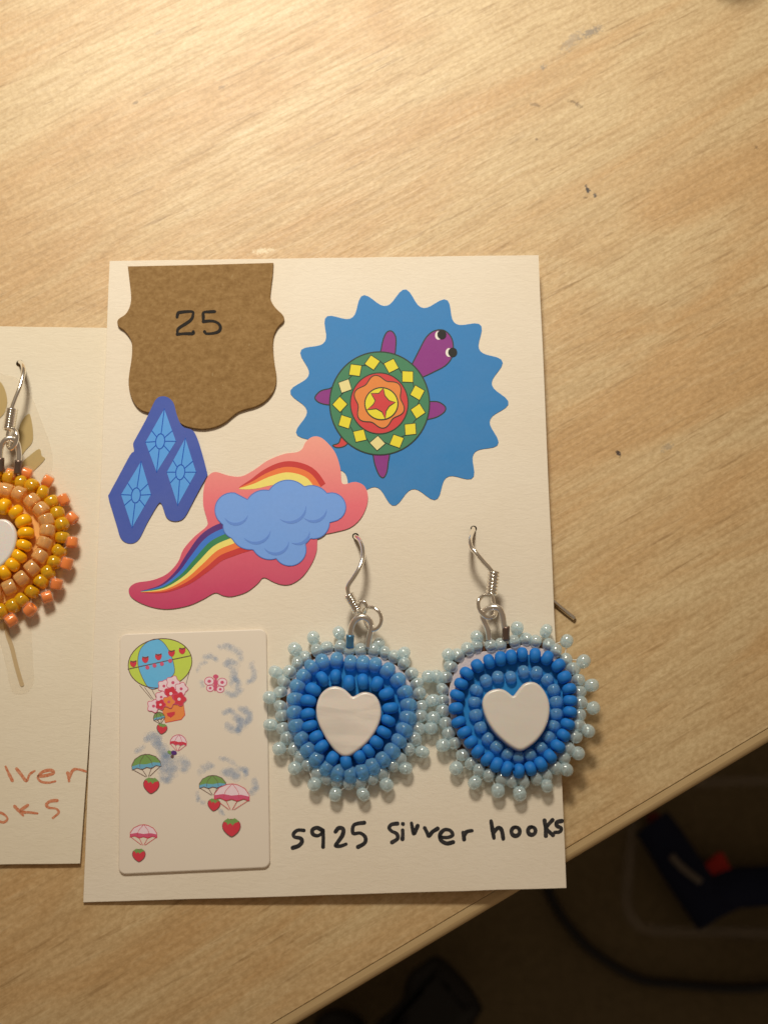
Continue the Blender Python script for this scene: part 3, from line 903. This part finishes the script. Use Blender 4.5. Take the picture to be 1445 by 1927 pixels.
M_SILVER2 = mat('brushed_silver', (0.93, 0.89, 0.84), 0.30, 0.5, Metallic=1.0)
M_DARKM = mat('tarnished_steel', (0.30, 0.25, 0.20), 0.38, 0.5, Metallic=1.0)
M_CRIMPB = mat('blue_foil_crimp', (0.10, 0.28, 0.50), 0.3, 0.5, Metallic=0.6)
M_CRIMPD = mat('dark_crimp', (0.24, 0.17, 0.14), 0.35, 0.5, Metallic=0.8)
def shell_mat(name, streak, hue):
    m = mat(name, (0.86, 0.80, 0.77), 0.32, 0.5, Coat_Weight=0.35, Coat_Roughness=0.2, Subsurface_Weight=0.15)
    nd, lk, b = nodes(m)
    b.inputs['Subsurface Scale'].default_value = 0.0006
    w = noise(m, coords(m, (90, 420, 100), (0, 0, -0.28)), 1, 3, 0.5, 0.9)
    lk.new(mix(m, ramp(m, w, [(0.42, 0.0), (0.62, streak)]), hue, tuple(c * .80 for c in hue)), b.inputs['Base Color'])
    return m
M_SHELL1, M_SHELL2, M_SHELL3 = shell_mat('shell_streaked', 0.75, (0.85, 0.77, 0.715)), shell_mat('shell_plain', 0.12, (0.77, 0.715, 0.665)), shell_mat('shell_glossy', 0.05, (0.80, 0.74, 0.72))

def place_beads(root, me, m, pts, plane, h, axis='tangent', closed=True, jit=0.10, center=None, hj=0.05, sj=0.05, order=True):
    W_ = [plane.at(x, y, h) for x, y in pts]
    n = len(W_)
    nrm = plane.normal()
    c = sum(W_, Vector()) / n if center is None else center
    for i, p in enumerate(W_):
        if axis == 'radial':
            a = (p - c)
        elif order:
            a = W_[(i + 1) % n] - W_[i - 1]
        else:
            a = (p - c).cross(nrm)
        a -= nrm * a.dot(nrm)
        a.normalize()
        if axis == 'upright':
            a = (nrm + a * random.uniform(-.5, .5) + a.cross(nrm) * random.uniform(-.5, .5)).normalized()
            y = a.cross(Vector((1, .2, .1))).normalized()
            z = a.cross(y)
        else:
            z = nrm
            y = z.cross(a)
        M = Matrix((a, y, z)).transposed().to_4x4()
        R = Matrix.Rotation(random.gauss(0, jit), 4, 'Z') @ Matrix.Rotation(random.gauss(0, jit), 4, 'Y')
        S = Matrix.Diagonal((1 + random.uniform(-sj, sj) * 1.5, 1 + random.uniform(-sj, sj), 1 + random.uniform(-sj, sj), 1))
        pos = p + nrm * random.uniform(-hj, hj) * MM
        o = bpy.data.objects.new('bead', me)
        if not me.materials: me.materials.append(m)
        COL.objects.link(o)
        o.parent = root
        o.matrix_basis = Matrix.Translation(pos - root.location) @ M @ R @ S

def grow(pts, f, c=None):
    cx = sum(p[0] for p in pts) / len(pts) if c is None else c[0]
    cy = sum(p[1] for p in pts) / len(pts) if c is None else c[1]
    return [(cx + (x - cx) * f, cy + (y - cy) * f) for x, y in pts]

def coil(name, a, b, r, wire, turns, parent, m):
    a, b = Vector(a), Vector(b)
    ax = (b - a).normalized()
    u = ax.orthogonal().normalized(); v = ax.cross(u)
    n = int(turns * 12)
    pts = [a + (b - a) * (k / n) + (u * math.cos(2 * math.pi * turns * k / n) + v * math.sin(2 * math.pi * turns * k / n)) * r for k in range(n + 1)]
    o = tube(name, pts, wire, m, parent, sides=6, n=1)
    return o

def path(plane, ox, oy, s, pts):                 # (x, y, height in mm) in an enlarged view
    return [plane.at(ox + x / s, oy + y / s, h * MM) for x, y, h in pts]

def short_tube(name, plane, ox, oy, s, a, b, w, parent, m):
    A, B = path(plane, ox, oy, s, [a, b])
    r = w / 2 * MM
    return tube(name, [A, A.lerp(B, .5), B], lambda t: r * (1 + .04 * math.sin(9 * t)), m, parent, sides=14, n=3)

me_mL, me_mR = bead_mesh('bead_matte', 1.20 * MM, 1.68 * MM, .26, 2.2), bead_mesh('bead_matte_round', 1.10 * MM, 1.62 * MM, .28, 2.2)
me_tL, me_tR = bead_mesh('bead_translucent', 1.28 * MM, 1.92 * MM, .2, 2.2), bead_mesh('bead_translucent_small', 1.0 * MM, 1.66 * MM, .2, 2.2)
me_p, me_pe = bead_mesh('bead_pearl', 1.10 * MM, 1.85 * MM, 0.16, 2.1), bead_mesh('bead_pearl_edge', 1.08 * MM, 1.75 * MM, 0.16, 2.1)

def resample(pts, n):
    P_ = smooth(pts, 6)
    L_ = [0.0]
    for i in range(len(P_)):
        a, b_ = P_[i], P_[(i + 1) % len(P_)]
        L_.append(L_[-1] + math.hypot(b_[0] - a[0], b_[1] - a[1]))
    out_, j = [], 0
    for k in range(n):
        t = L_[-1] * (k + random.uniform(-.12, .12)) / n % L_[-1]
        j = max(i for i in range(len(P_)) if L_[i] <= t)
        a, b_ = P_[j], P_[(j + 1) % len(P_)]
        f = (t - L_[j]) / max(1e-9, L_[j + 1] - L_[j])
        out_.append((a[0] + (b_[0] - a[0]) * f + random.uniform(-1.2, 1.2), a[1] + (b_[1] - a[1]) * f + random.uniform(-1.2, 1.2)))
    return out_

def zigzag(root, plane, edge, pic, h1, h2):
    """the sewing thread that joins edge beads and the outer picot beads, as one loop"""
    c = (sum(p[0] for p in edge) / len(edge), sum(p[1] for p in edge) / len(edge))
    ev = sorted([(math.atan2(p[1] - c[1], p[0] - c[0]), p, h1) for p in edge] + [(math.atan2(p[1] - c[1], p[0] - c[0]), p, h2) for p in pic])
    tube('thread', [plane.at(*p, h) for a, p, h in ev], 0.08 * MM, M_THREAD, root, sides=6, closed=True, n=4)

FELT_TOP = 1.7
def earring(label, plane, center, heart, heart_mat, inner, inner_me, inner_m, outer, outer_me, outer_m, edge, pic, edge_me, edge_m, pic_me, pic_m, group, hh=(1.7, 4.2), hi=2.75, ho=2.55, backing_m=None, felt_m=None, tint_disc_m=None, n_edge=38):
    root = thing('earring', label, 'earring', plane.at(*center, 0), group)
    slab('backing', [plane.at(*p, 1.0 * MM) for p in smooth(grow(edge, 0.99), 3)], 0.75 * MM, backing_m or M_LEATHER, root, 0.1 * MM, 2)
    slab('felt', [plane.at(*p, FELT_TOP * MM) for p in smooth(grow(edge, 0.90), 3)], 0.70 * MM, felt_m or M_FELT, root, 0.15 * MM, 2)
    slab('tint_disc', [plane.at(*p, (FELT_TOP + .12) * MM) for p in smooth(outer, 3)], 0.2 * MM, tint_disc_m or M_BEADLIGHT, root, 0.04 * MM, 2)  # added disc; on the blue earrings it carries bead-tinted light as colour
    slab('heart', [plane.at(*p, hh[1] * MM) for p in heart], (hh[1] - hh[0]) * MM, heart_mat, root, 0.42 * MM, 5)
    place_beads(root, inner_me, inner_m, inner, plane, hi * MM)
    place_beads(root, outer_me, outer_m, outer, plane, ho * MM)
    place_beads(root, edge_me, edge_m, resample(grow(edge, 0.985), n_edge), plane, 1.65 * MM, 'tangent', jit=.3, hj=.12)
    place_beads(root, pic_me, pic_m, pic, plane, 1.55 * MM, 'tangent', order=False, jit=.25, hj=.15, center=plane.at(*center, 1.55 * MM))
    zigzag(root, plane, edge, pic, 1.55 * MM, 1.55 * MM)
    return root

# left blue earring
ZA = (540, 1180, 5.558)
ZB = (480, 960, 3.322)
h1 = smooth(zoomed([(690, 722), (650, 690), (610, 652), (555, 624), (490, 615), (415, 640), (348, 705), (312, 800), (305, 900), (330, 1010), (378, 1110), (430, 1200), (500, 1288), (565, 1338),
      (620, 1350), (680, 1330), (770, 1268), (860, 1180), (930, 1080), (975, 970), (986, 880), (966, 780), (922, 712), (860, 680), (800, 675), (750, 692)], *ZA), 3)
in1 = zoomed([(650, 585), (795, 570), (940, 595), (1040, 700), (1080, 850), (1055, 980), (1010, 1100), (930, 1205), (845, 1290), (755, 1355), (620, 1412), (480, 1375), (365, 1255), (310, 1150), (240, 1035), (222, 915), (225, 775), (275, 655), (370, 545), (510, 520)], *ZA)
out1 = zoomed([(262, 420), (375, 368), (520, 350), (665, 375), (795, 385), (922, 400), (1050, 455), (1160, 555), (1232, 680), (1270, 815), (1262, 950), (1225, 1075), (1170, 1190), (1100, 1295), (1005, 1385), (895, 1455), (785, 1515), (665, 1545), (535, 1525), (418, 1470), (310, 1380), (222, 1282), (155, 1165), (103, 1030), (80, 890), (88, 750), (115, 622), (178, 515)], *ZA)
edge1 = zoomed([(452, 850), (350, 895), (245, 970), (172, 1075), (155, 1165), (160, 1260), (172, 1375), (238, 1495), (320, 1590), (420, 1665), (505, 1700), (600, 1712), (735, 1682), (850, 1612), (950, 1512), (1022, 1400), (1042, 1260), (1030, 1110), (965, 985), (860, 905), (770, 875), (690, 865), (590, 872), (525, 850)], *ZB)
pic1 = zoomed([(525, 768), (365, 798), (250, 870), (130, 1012), (92, 1172), (97, 1342), (152, 1490), (250, 1612), (372, 1712), (502, 1775), (675, 1775), (822, 1715), (940, 1612), (1045, 1510), (1098, 1362), (1110, 1190), (1085, 1040), (928, 898), (772, 840)], *ZB)
ear1 = earring('blue beaded earring whose streaked heart is ringed by matte beads', CARD, (660, 1350), h1, M_SHELL1, in1, me_mL, M_MATTE, out1, me_tL, M_TRANS,
               edge1, pic1, me_pe, M_PEARL, me_p, M_PEARL, 'blue heart earrings on the ivory card', ho=2.5, hi=2.95)
ZH = (590, 980, 3.6125)
WIRE = 0.36 * MM
under1 = [(285, 108, -1.3), (330, 180, -1.35), (420, 330, -1.4), (520, 470, -1.4)]
tube('hook_wire', path(CARD, *ZH, list(reversed(under1)) + [(284, 106, -0.4), (288, 110, 0.5), (316, 134, 1.8), (336, 190, 3.1), (334, 255, 3.9), (310, 325, 4.3), (270, 392, 4.3), (238, 440, 4.2), (233, 480, 4.1), (250, 520, 3.9)]), WIRE, M_SILVER, ear1)
A_, B_ = path(CARD, *ZH, [(236, 502, 4.0), (300, 612, 3.6)])
coil('coil', A_, B_, 0.64 * MM, 0.21 * MM, 7, ear1, M_SILVER)
tube('coil_core', [A_, A_.lerp(B_, .5), B_], 0.58 * MM, M_SILVER, ear1, n=2)
tube('hook_loop', path(CARD, *ZH, [(302, 612, 3.6), (318, 560, 4.2), (345, 555, 4.6), (362, 590, 4.2), (345, 625, 3.2), (312, 622, 2.9)]), 0.30 * MM, M_SILVER, ear1, closed=True)
tube('jump_ring', path(CARD, *ZH, [(345, 605, 3.2), (372, 588, 3.9), (408, 592, 4.5), (446, 622, 4.7), (462, 670, 4.5), (448, 716, 4.1), (412, 742, 3.6), (374, 732, 3.1), (352, 695, 2.8), (345, 650, 2.8)]), 0.30 * MM, M_SILVER, ear1, closed=True)
tube('wire_loop', path(CARD, *ZH, [(247, 850, 2.2), (250, 782, 2.9), (260, 718, 3.5), (288, 672, 4.0), (332, 652, 4.2), (376, 672, 4.0), (394, 708, 3.6), (390, 750, 3.2), (378, 800, 2.7), (368, 862, 2.1)]), 0.46 * MM, M_SILVER2, ear1)
short_tube('crimp', CARD, *ZH, (249, 775, 3.0), (247, 862, 2.2), 1.20, ear1, M_CRIMPB)

# right blue earring
ZC = (820, 1160, 4.5156)
ZD = (780, 960, 3.322)
h2 = smooth(zoomed([(655, 672), (680, 645), (705, 612), (745, 570), (800, 552), (860, 566), (915, 620), (955, 700), (968, 785), (955, 880), (918, 970), (860, 1048), (790, 1105), (722, 1136), (650, 1110), (570, 1050), (498, 978), (440, 890), (405, 800), (395, 722), (420, 660), (470, 624), (530, 611), (582, 621), (622, 648)], *ZC), 3)
out2 = zoomed([(325, 1022), (392, 974), (466, 946), (536, 930), (604, 918), (672, 902), (752, 908), (828, 925), (898, 972), (936, 1045), (966, 1120), (972, 1190), (970, 1262), (955, 1338), (930, 1408), (894, 1476), (845, 1540), (787, 1588), (722, 1616), (650, 1630), (575, 1616), (512, 1592), (455, 1555), (395, 1508), (352, 1450), (312, 1390), (275, 1325), (258, 1240), (266, 1158), (290, 1086)], *ZD)
in2 = zoomed([(385, 1125), (445, 1068), (520, 1045), (600, 1045), (680, 1012), (760, 1018), (828, 1062), (868, 1125), (884, 1200), (884, 1275), (868, 1350), (838, 1420), (790, 1488), (722, 1532), (650, 1548), (580, 1528), (512, 1482), (458, 1430), (412, 1360), (382, 1282), (374, 1200)], *ZD)
edge2 = zoomed([(322, 868), (395, 850), (468, 846), (570, 832), (640, 812), (710, 800), (780, 820), (842, 842), (942, 922), (1012, 1010), (1032, 1090), (1034, 1168), (1036, 1262), (1020, 1370), (990, 1462), (928, 1562), (838, 1655), (730, 1692), (595, 1698), (470, 1662), (362, 1602), (268, 1502), (205, 1385), (170, 1250), (168, 1115), (215, 972), (262, 905)], *ZD)
pic2 = zoomed([(212, 905), (388, 795), (640, 738), (820, 756), (950, 818), (1055, 945), (1105, 1096), (1116, 1236), (1082, 1380), (1020, 1520), (945, 1620), (826, 1722), (656, 1772), (520, 1752), (376, 1702), (260, 1612), (178, 1470), (118, 1300), (140, 1040)], *ZD)
ear2 = earring('blue beaded earring whose plain heart is ringed by translucent beads, overhanging the card', CARD, (968, 1343), h2, M_SHELL2, in2, me_tR, M_TRANS, out2, me_mR, M_MATTE,
               edge2, pic2, me_pe, M_PEARL, me_p, M_PEARL, 'blue heart earrings on the ivory card', hi=2.25, ho=2.75, hh=(1.7, 4.4))
hz = lambda px, py, z: DESK.at(px, py, z)
tail = [hz(1081, 1164, .42 * MM), hz(1062, 1149, .42 * MM), hz(1045, 1135, .44 * MM), hz(1000, 1096, .55 * MM), hz(950, 1052, .62 * MM), hz(905, 1010, .75 * MM)]
top_ = path(CARD, *ZH, [(1088, 56, -0.5), (1086, 60, 0.3), (1072, 88, 1.7), (1062, 130, 3.0), (1070, 178, 3.9), (1102, 218, 4.3), (1150, 275, 4.3), (1198, 328, 4.3), (1222, 365, 4.2)])
tube('hook_wire', tail + top_, WIRE, M_SILVER, ear2)
A_, B_ = path(CARD, *ZH, [(1226, 342, 4.2), (1208, 506, 3.7)])
coil('coil', A_, B_, 0.74 * MM, 0.21 * MM, 7, ear2, M_SILVER)
tube('coil_core', [A_, A_.lerp(B_, .5), B_], 0.68 * MM, M_SILVER, ear2, n=2)
tube('jump_ring', path(CARD, *ZH, [(1195, 508, 3.7), (1148, 512, 4.3), (1120, 545, 4.7), (1122, 595, 4.6), (1150, 640, 4.2), (1192, 660, 3.8), (1230, 644, 3.3), (1236, 604, 3.0), (1222, 560, 3.2), (1214, 520, 3.4)]), 0.31 * MM, M_SILVER, ear2, closed=True)
tube('wire_loop', path(CARD, *ZH, [(1192, 812, 2.1), (1184, 745, 2.7), (1162, 690, 3.0), (1146, 644, 3.3), (1168, 606, 3.8), (1215, 588, 4.2), (1258, 596, 4.2), (1282, 640, 3.8), (1292, 700, 3.3), (1305, 760, 2.7), (1306, 812, 2.2)]), 0.46 * MM, M_SILVER2, ear2)
short_tube('crimp', CARD, *ZH, (1306, 718, 3.1), (1306, 810, 2.2), 1.15, ear2, M_CRIMPD)

# orange earring, half out of the picture
ZE = (0, 860, 5.667)
CX, CY = -14.0, 1020.0
def mirror(pts):
    left = [(2 * CX - x, y) for x, y in pts if x > CX + 8]
    return sorted(pts + left, key=lambda p: math.atan2(p[1] - CY, p[0] - CX))
pic3 = mirror(zoomed([(120, 190), (285, 172), (512, 262), (682, 455), (772, 650), (772, 910), (720, 1138), (610, 1355), (505, 1492), (327, 1628), (122, 1742)], *ZE))
edge3 = mirror(zoomed([(-60, 200), (80, 208), (235, 262), (380, 328), (510, 418), (598, 530), (655, 660), (680, 790), (672, 905), (635, 1030), (560, 1165), (470, 1310), (350, 1450), (215, 1560), (60, 1640), (-70, 1660)], *ZE))
outr3 = mirror(zoomed([(-70, 345), (70, 362), (210, 398), (345, 472), (445, 565), (500, 680), (510, 790), (480, 920), (430, 1060), (345, 1190), (235, 1300), (105, 1392), (-40, 1440)], *ZE))
innr3 = mirror(zoomed([(-70, 515), (50, 530), (175, 588), (255, 690), (282, 815), (258, 945), (205, 1058), (135, 1150), (45, 1230), (-65, 1280)], *ZE))
hr = [(0, 655), (80, 665), (148, 728), (180, 830), (160, 960), (110, 1060), (40, 1140), (-40, 1200), (-80, 1212)]
h3r = zoomed([(-80, 700), (-40, 668)] + hr, *ZE)
h3 = smooth(h3r + [(2 * CX - x, y) for x, y in reversed(h3r) if x > CX + 2], 3)
M_YELB = mat('glossy_yellow_bead', (1.0, 0.50, 0.004), 0.22, 0.5, Coat_Weight=0.3)
M_PEACH = glass('peach_glass_bead', (1.0, 0.60, 0.22), 0.5, 0.18, 0.3, 1.0, tint=(1.0, 0.78, 0.5), coat_ior=1.9)
M_MUST = glass('mustard_glass_bead', (1.0, 0.54, 0.01), 0.38, 0.2, 0.3, 0.9, tint=(1.0, 0.78, 0.2), edge=.5, coat_ior=1.8)
M_CORE = glass('clear_orange_lined_bead', (0.85, 0.72, 0.6), 0.92, 0.06, 0.0, 1.0, tint=(0.99, 0.96, 0.93), edge=.7, coat_ior=2.0)
M_LINING = mat('orange_bead_lining', (1.0, 0.27, 0.025), 0.2, 0.6)
M_DKBACK = mat('dark_leather_backing', (0.09, 0.045, 0.02), 0.7, 0.3)
M_PEACHF = mat('peach_felt', (0.85, 0.47, 0.16), 0.95, 0.1)
ear3 = earring('orange and yellow beaded earring at the left edge of the picture', LEFT, (CX, CY), h3, M_SHELL3, innr3, bead_mesh('bead_yellow', 1.28 * MM, 1.8 * MM, .22), M_YELB, outr3, bead_mesh('bead_peach', 1.26 * MM, 1.9 * MM, .35, 4), M_PEACH,
               edge3, pic3, bead_mesh('bead_mustard', 1.26 * MM, 1.95 * MM, .2), M_MUST, bead_mesh('bead_clear_orange', 1.16 * MM, 1.9 * MM, .5, 2.8), M_CORE, None, hi=3.0, ho=2.5, backing_m=M_DKBACK, felt_m=M_PEACHF, tint_disc_m=M_PEACHF, n_edge=34)
# the coloured lining inside each clear outer bead
lin_me = bead_mesh('bead_lining', 0.88 * MM, 1.6 * MM, .45, 6)
lin_me.materials.append(M_LINING)
for o in [o for o in ear3.children if o.data and o.data.name.startswith('bead_clear_orange')]:
    c = bpy.data.objects.new('lining', lin_me)
    COL.objects.link(c)
    c.parent = o
ZO = (0, 600, 2.677)
tube('hook_wire', path(LEFT, *ZO, [(102, 220, -0.25), (104, 219, 0.5), (116, 230, 1.9), (121, 268, 3.2), (104, 340, 3.8), (78, 405, 3.9), (62, 452, 3.9), (60, 475, 3.9)]), WIRE, M_SILVER, ear3)
A_, B_ = path(LEFT, *ZO, [(62, 452, 3.9), (46, 556, 3.5)])
coil('coil', A_, B_, 0.78 * MM, 0.21 * MM, 8, ear3, M_SILVER)
tube('coil_core', [A_, A_.lerp(B_, .5), B_], 0.72 * MM, M_SILVER, ear3, n=2)
tube('jump_ring', path(LEFT, *ZO, [(48, 560, 3.5), (74, 558, 4.2), (88, 590, 4.5), (80, 630, 4.2), (58, 656, 3.6), (42, 640, 3.1), (40, 600, 3.2)]), 0.34 * MM, M_SILVER, ear3, closed=True)
tube('wire_loop', path(LEFT, *ZO, [(6, 760, 2.2), (2, 690, 2.9), (8, 640, 3.5), (30, 610, 4.0), (60, 602, 4.0), (86, 622, 3.6), (96, 660, 3.2), (98, 710, 2.8), (90, 770, 2.2)]), 0.46 * MM, M_SILVER2, ear3)
short_tube('crimp', LEFT, *ZO, (97, 712, 3.0), (90, 780, 2.2), 1.2, ear3, M_CRIMPD)
short_tube('crimp', LEFT, *ZO, (4, 700, 3.0), (6, 770, 2.2), 1.2, ear3, M_CRIMPD)

# ------------------------------------------------------------------ things on the floor below the desk
FZ = lambda px, py, up=0.0: FLOORP.at(px, py, up)
M_CABLE = mat('black_cable', (0.008, 0.008, 0.009), 0.5, 0.3)
tag(tube('cable', [FZ(x, y, .004) for x, y in [(1010, 1560), (1022, 1640), (1045, 1705), (1095, 1772), (1150, 1815), (1210, 1845), (1270, 1852), (1340, 1858), (1400, 1860), (1460, 1855), (1560, 1840)]], 0.0027, M_CABLE, None, sides=10),
    'thin black cable curving across the dark floor', 'cable')
M_NAVY = mat('navy_webbing', (0.005, 0.008, 0.028), 0.8, 0.2)
M_REDF = mat('red_fabric', (0.33, 0.022, 0.016), 0.8, 0.2)
st = thing('harness', 'dark navy strap with a red patch lying on the floor', 'harness', FZ(1345, 1720))
tube('strap', [FZ(x, y, .014) for x, y in [(1225, 1548), (1248, 1580), (1280, 1630), (1315, 1680), (1348, 1726)]], lambda t: 0.0115 + 0.002 * t, M_NAVY, st, sides=12)
tube('strap', [FZ(x, y, .014) for x, y in [(1338, 1690), (1380, 1672), (1430, 1668), (1500, 1660)]], lambda t: 0.0125 - 0.001 * t, M_NAVY, st, sides=12)
tube('buckle', [FZ(x, y, .031) for x, y in [(1262, 1610), (1282, 1632), (1318, 1660)]], 0.0022, mat('grey_plastic', (0.10, 0.085, 0.07), 0.4, 0.4), st, sides=8)
slab('red_patch', [FZ(x, y, .018) for x, y in smooth([(1302, 1622), (1325, 1628), (1356, 1602), (1374, 1630), (1394, 1658), (1350, 1665), (1322, 1650)], 3)], 0.008, M_REDF, st, 0.002, 2)
slab('red_patch', [FZ(x, y, .018) for x, y in smooth([(1218, 1535), (1236, 1528), (1250, 1548), (1234, 1560)], 3)], 0.008, mat('brown_red_fabric', (0.12, 0.02, 0.012), 0.8, 0.2), st, 0.002, 2)
m = mat('clear_box_plastic', (0.34, 0.31, 0.30), 0.35, 0.4, Alpha=0.10)
bx = thing('storage_lid', 'clear plastic lid rim faintly visible round the navy strap', 'lid', FZ(1330, 1640))
tube('rim', [FZ(x, y, .006) for x, y in [(1195, 1530), (1186, 1600), (1178, 1680), (1182, 1715), (1202, 1742), (1240, 1752), (1320, 1753), (1430, 1755), (1560, 1752), (1580, 1600), (1560, 1480), (1230, 1480)]], 0.0035, m, bx, sides=8, closed=True)
M_BLACKP = mat('black_plastic', (0.008, 0.008, 0.008), 0.55, 0.3)
ch = thing('chair_base', 'black rolling chair foot below the desk edge', 'chair', FZ(840, 1880))
Z2 = (560, 1700, 3.284)
f2 = lambda pts, up: [FLOORP.at(x, y, up) for x, y in smooth(zoomed(pts, *Z2), 4)]
slab('base_arm', f2([(760, 385), (840, 322), (910, 345), (1000, 430), (1090, 540), (1150, 655), (1110, 720), (1060, 800), (900, 900), (600, 1000), (380, 900), (480, 750), (570, 670), (650, 590), (665, 500), (700, 430)], .075), .03, M_BLACKP, ch, .010, 4)
slab('caster', f2([(780, 440), (860, 400), (960, 480), (1040, 600), (960, 680), (840, 640), (760, 540)], .045), .045, M_BLACKP, ch, .008, 4)
slab('caster', f2([(100, 740), (150, 690), (230, 665), (320, 690), (400, 740), (420, 860), (250, 930), (110, 860)], .055), .055, M_BLACKP, ch, .010, 4)

# ------------------------------------------------------------------ unseen object above the top right corner, its form invented to cast the shadow
shadow_caster = thing('shadow_caster', 'unseen dark round object beyond the top right corner, shading the wood', 'shadow_caster', DESK.at(1350, -122))
jc = DESK.at(1350, -122)
bm = bmesh.new()
prof = [(0.0, 0), (5.4, 0), (6.0, .6), (6.0, 9), (5.6, 10), (5.2, 10.5), (5.2, 13), (0, 13)]
vs = [[bm.verts.new((jc.x + r * MM * math.cos(t), jc.y + r * MM * math.sin(t), z * MM)) for t in (2 * math.pi * j / 32 for j in range(32))] for r, z in prof[1:-1]]
for a, b_ in zip(vs[:-1], vs[1:]):
    for j in range(32): bm.faces.new((a[j], a[(j + 1) % 32], b_[(j + 1) % 32], b_[j])).smooth = True
bm.faces.new(list(reversed(vs[0]))); bm.faces.new(vs[-1])
link('shadow_caster_body', mesh(bm, 'shadow_caster_body'), M_BLACKP, shadow_caster)

# ------------------------------------------------------------------ fine mottling of the printed inks
for m in bpy.data.materials:
    if m.name.endswith('_print') or m.name.startswith('rainbow_'):
        nd, lk, b = nodes(m)
        inp = b.inputs['Base Color']
        src = inp.links[0].from_socket if inp.links else tuple(inp.default_value[:3])
        f = noise(m, coords(m, (1900, 1900, 1900)), 1, 3, 0.7)
        g = noise(m, coords(m, (160, 260, 160)), 1, 3, 0.6)
        out_ = mix(m, ramp(m, f, [(0.3, 0.22), (0.7, 0.0)]), src, mix(m, 1.0, src, (0.80, 0.80, 0.80), 'MULTIPLY'))
        out_ = mix(m, ramp(m, g, [(0.35, 0.0), (0.75, 0.03)]), out_, (0.72, 0.68, 0.62))
        lk.new(out_, inp)
        rr = N(m, 'ShaderNodeMapRange')
        lk.new(g, rr.inputs[0])
        rr.inputs['To Min'].default_value, rr.inputs['To Max'].default_value = 0.40, 0.60
        lk.new(rr.outputs[0], b.inputs['Roughness'])
        b.inputs['Specular IOR Level'].default_value = 0.14
        bump(m, f, 0.12, 0.00006)
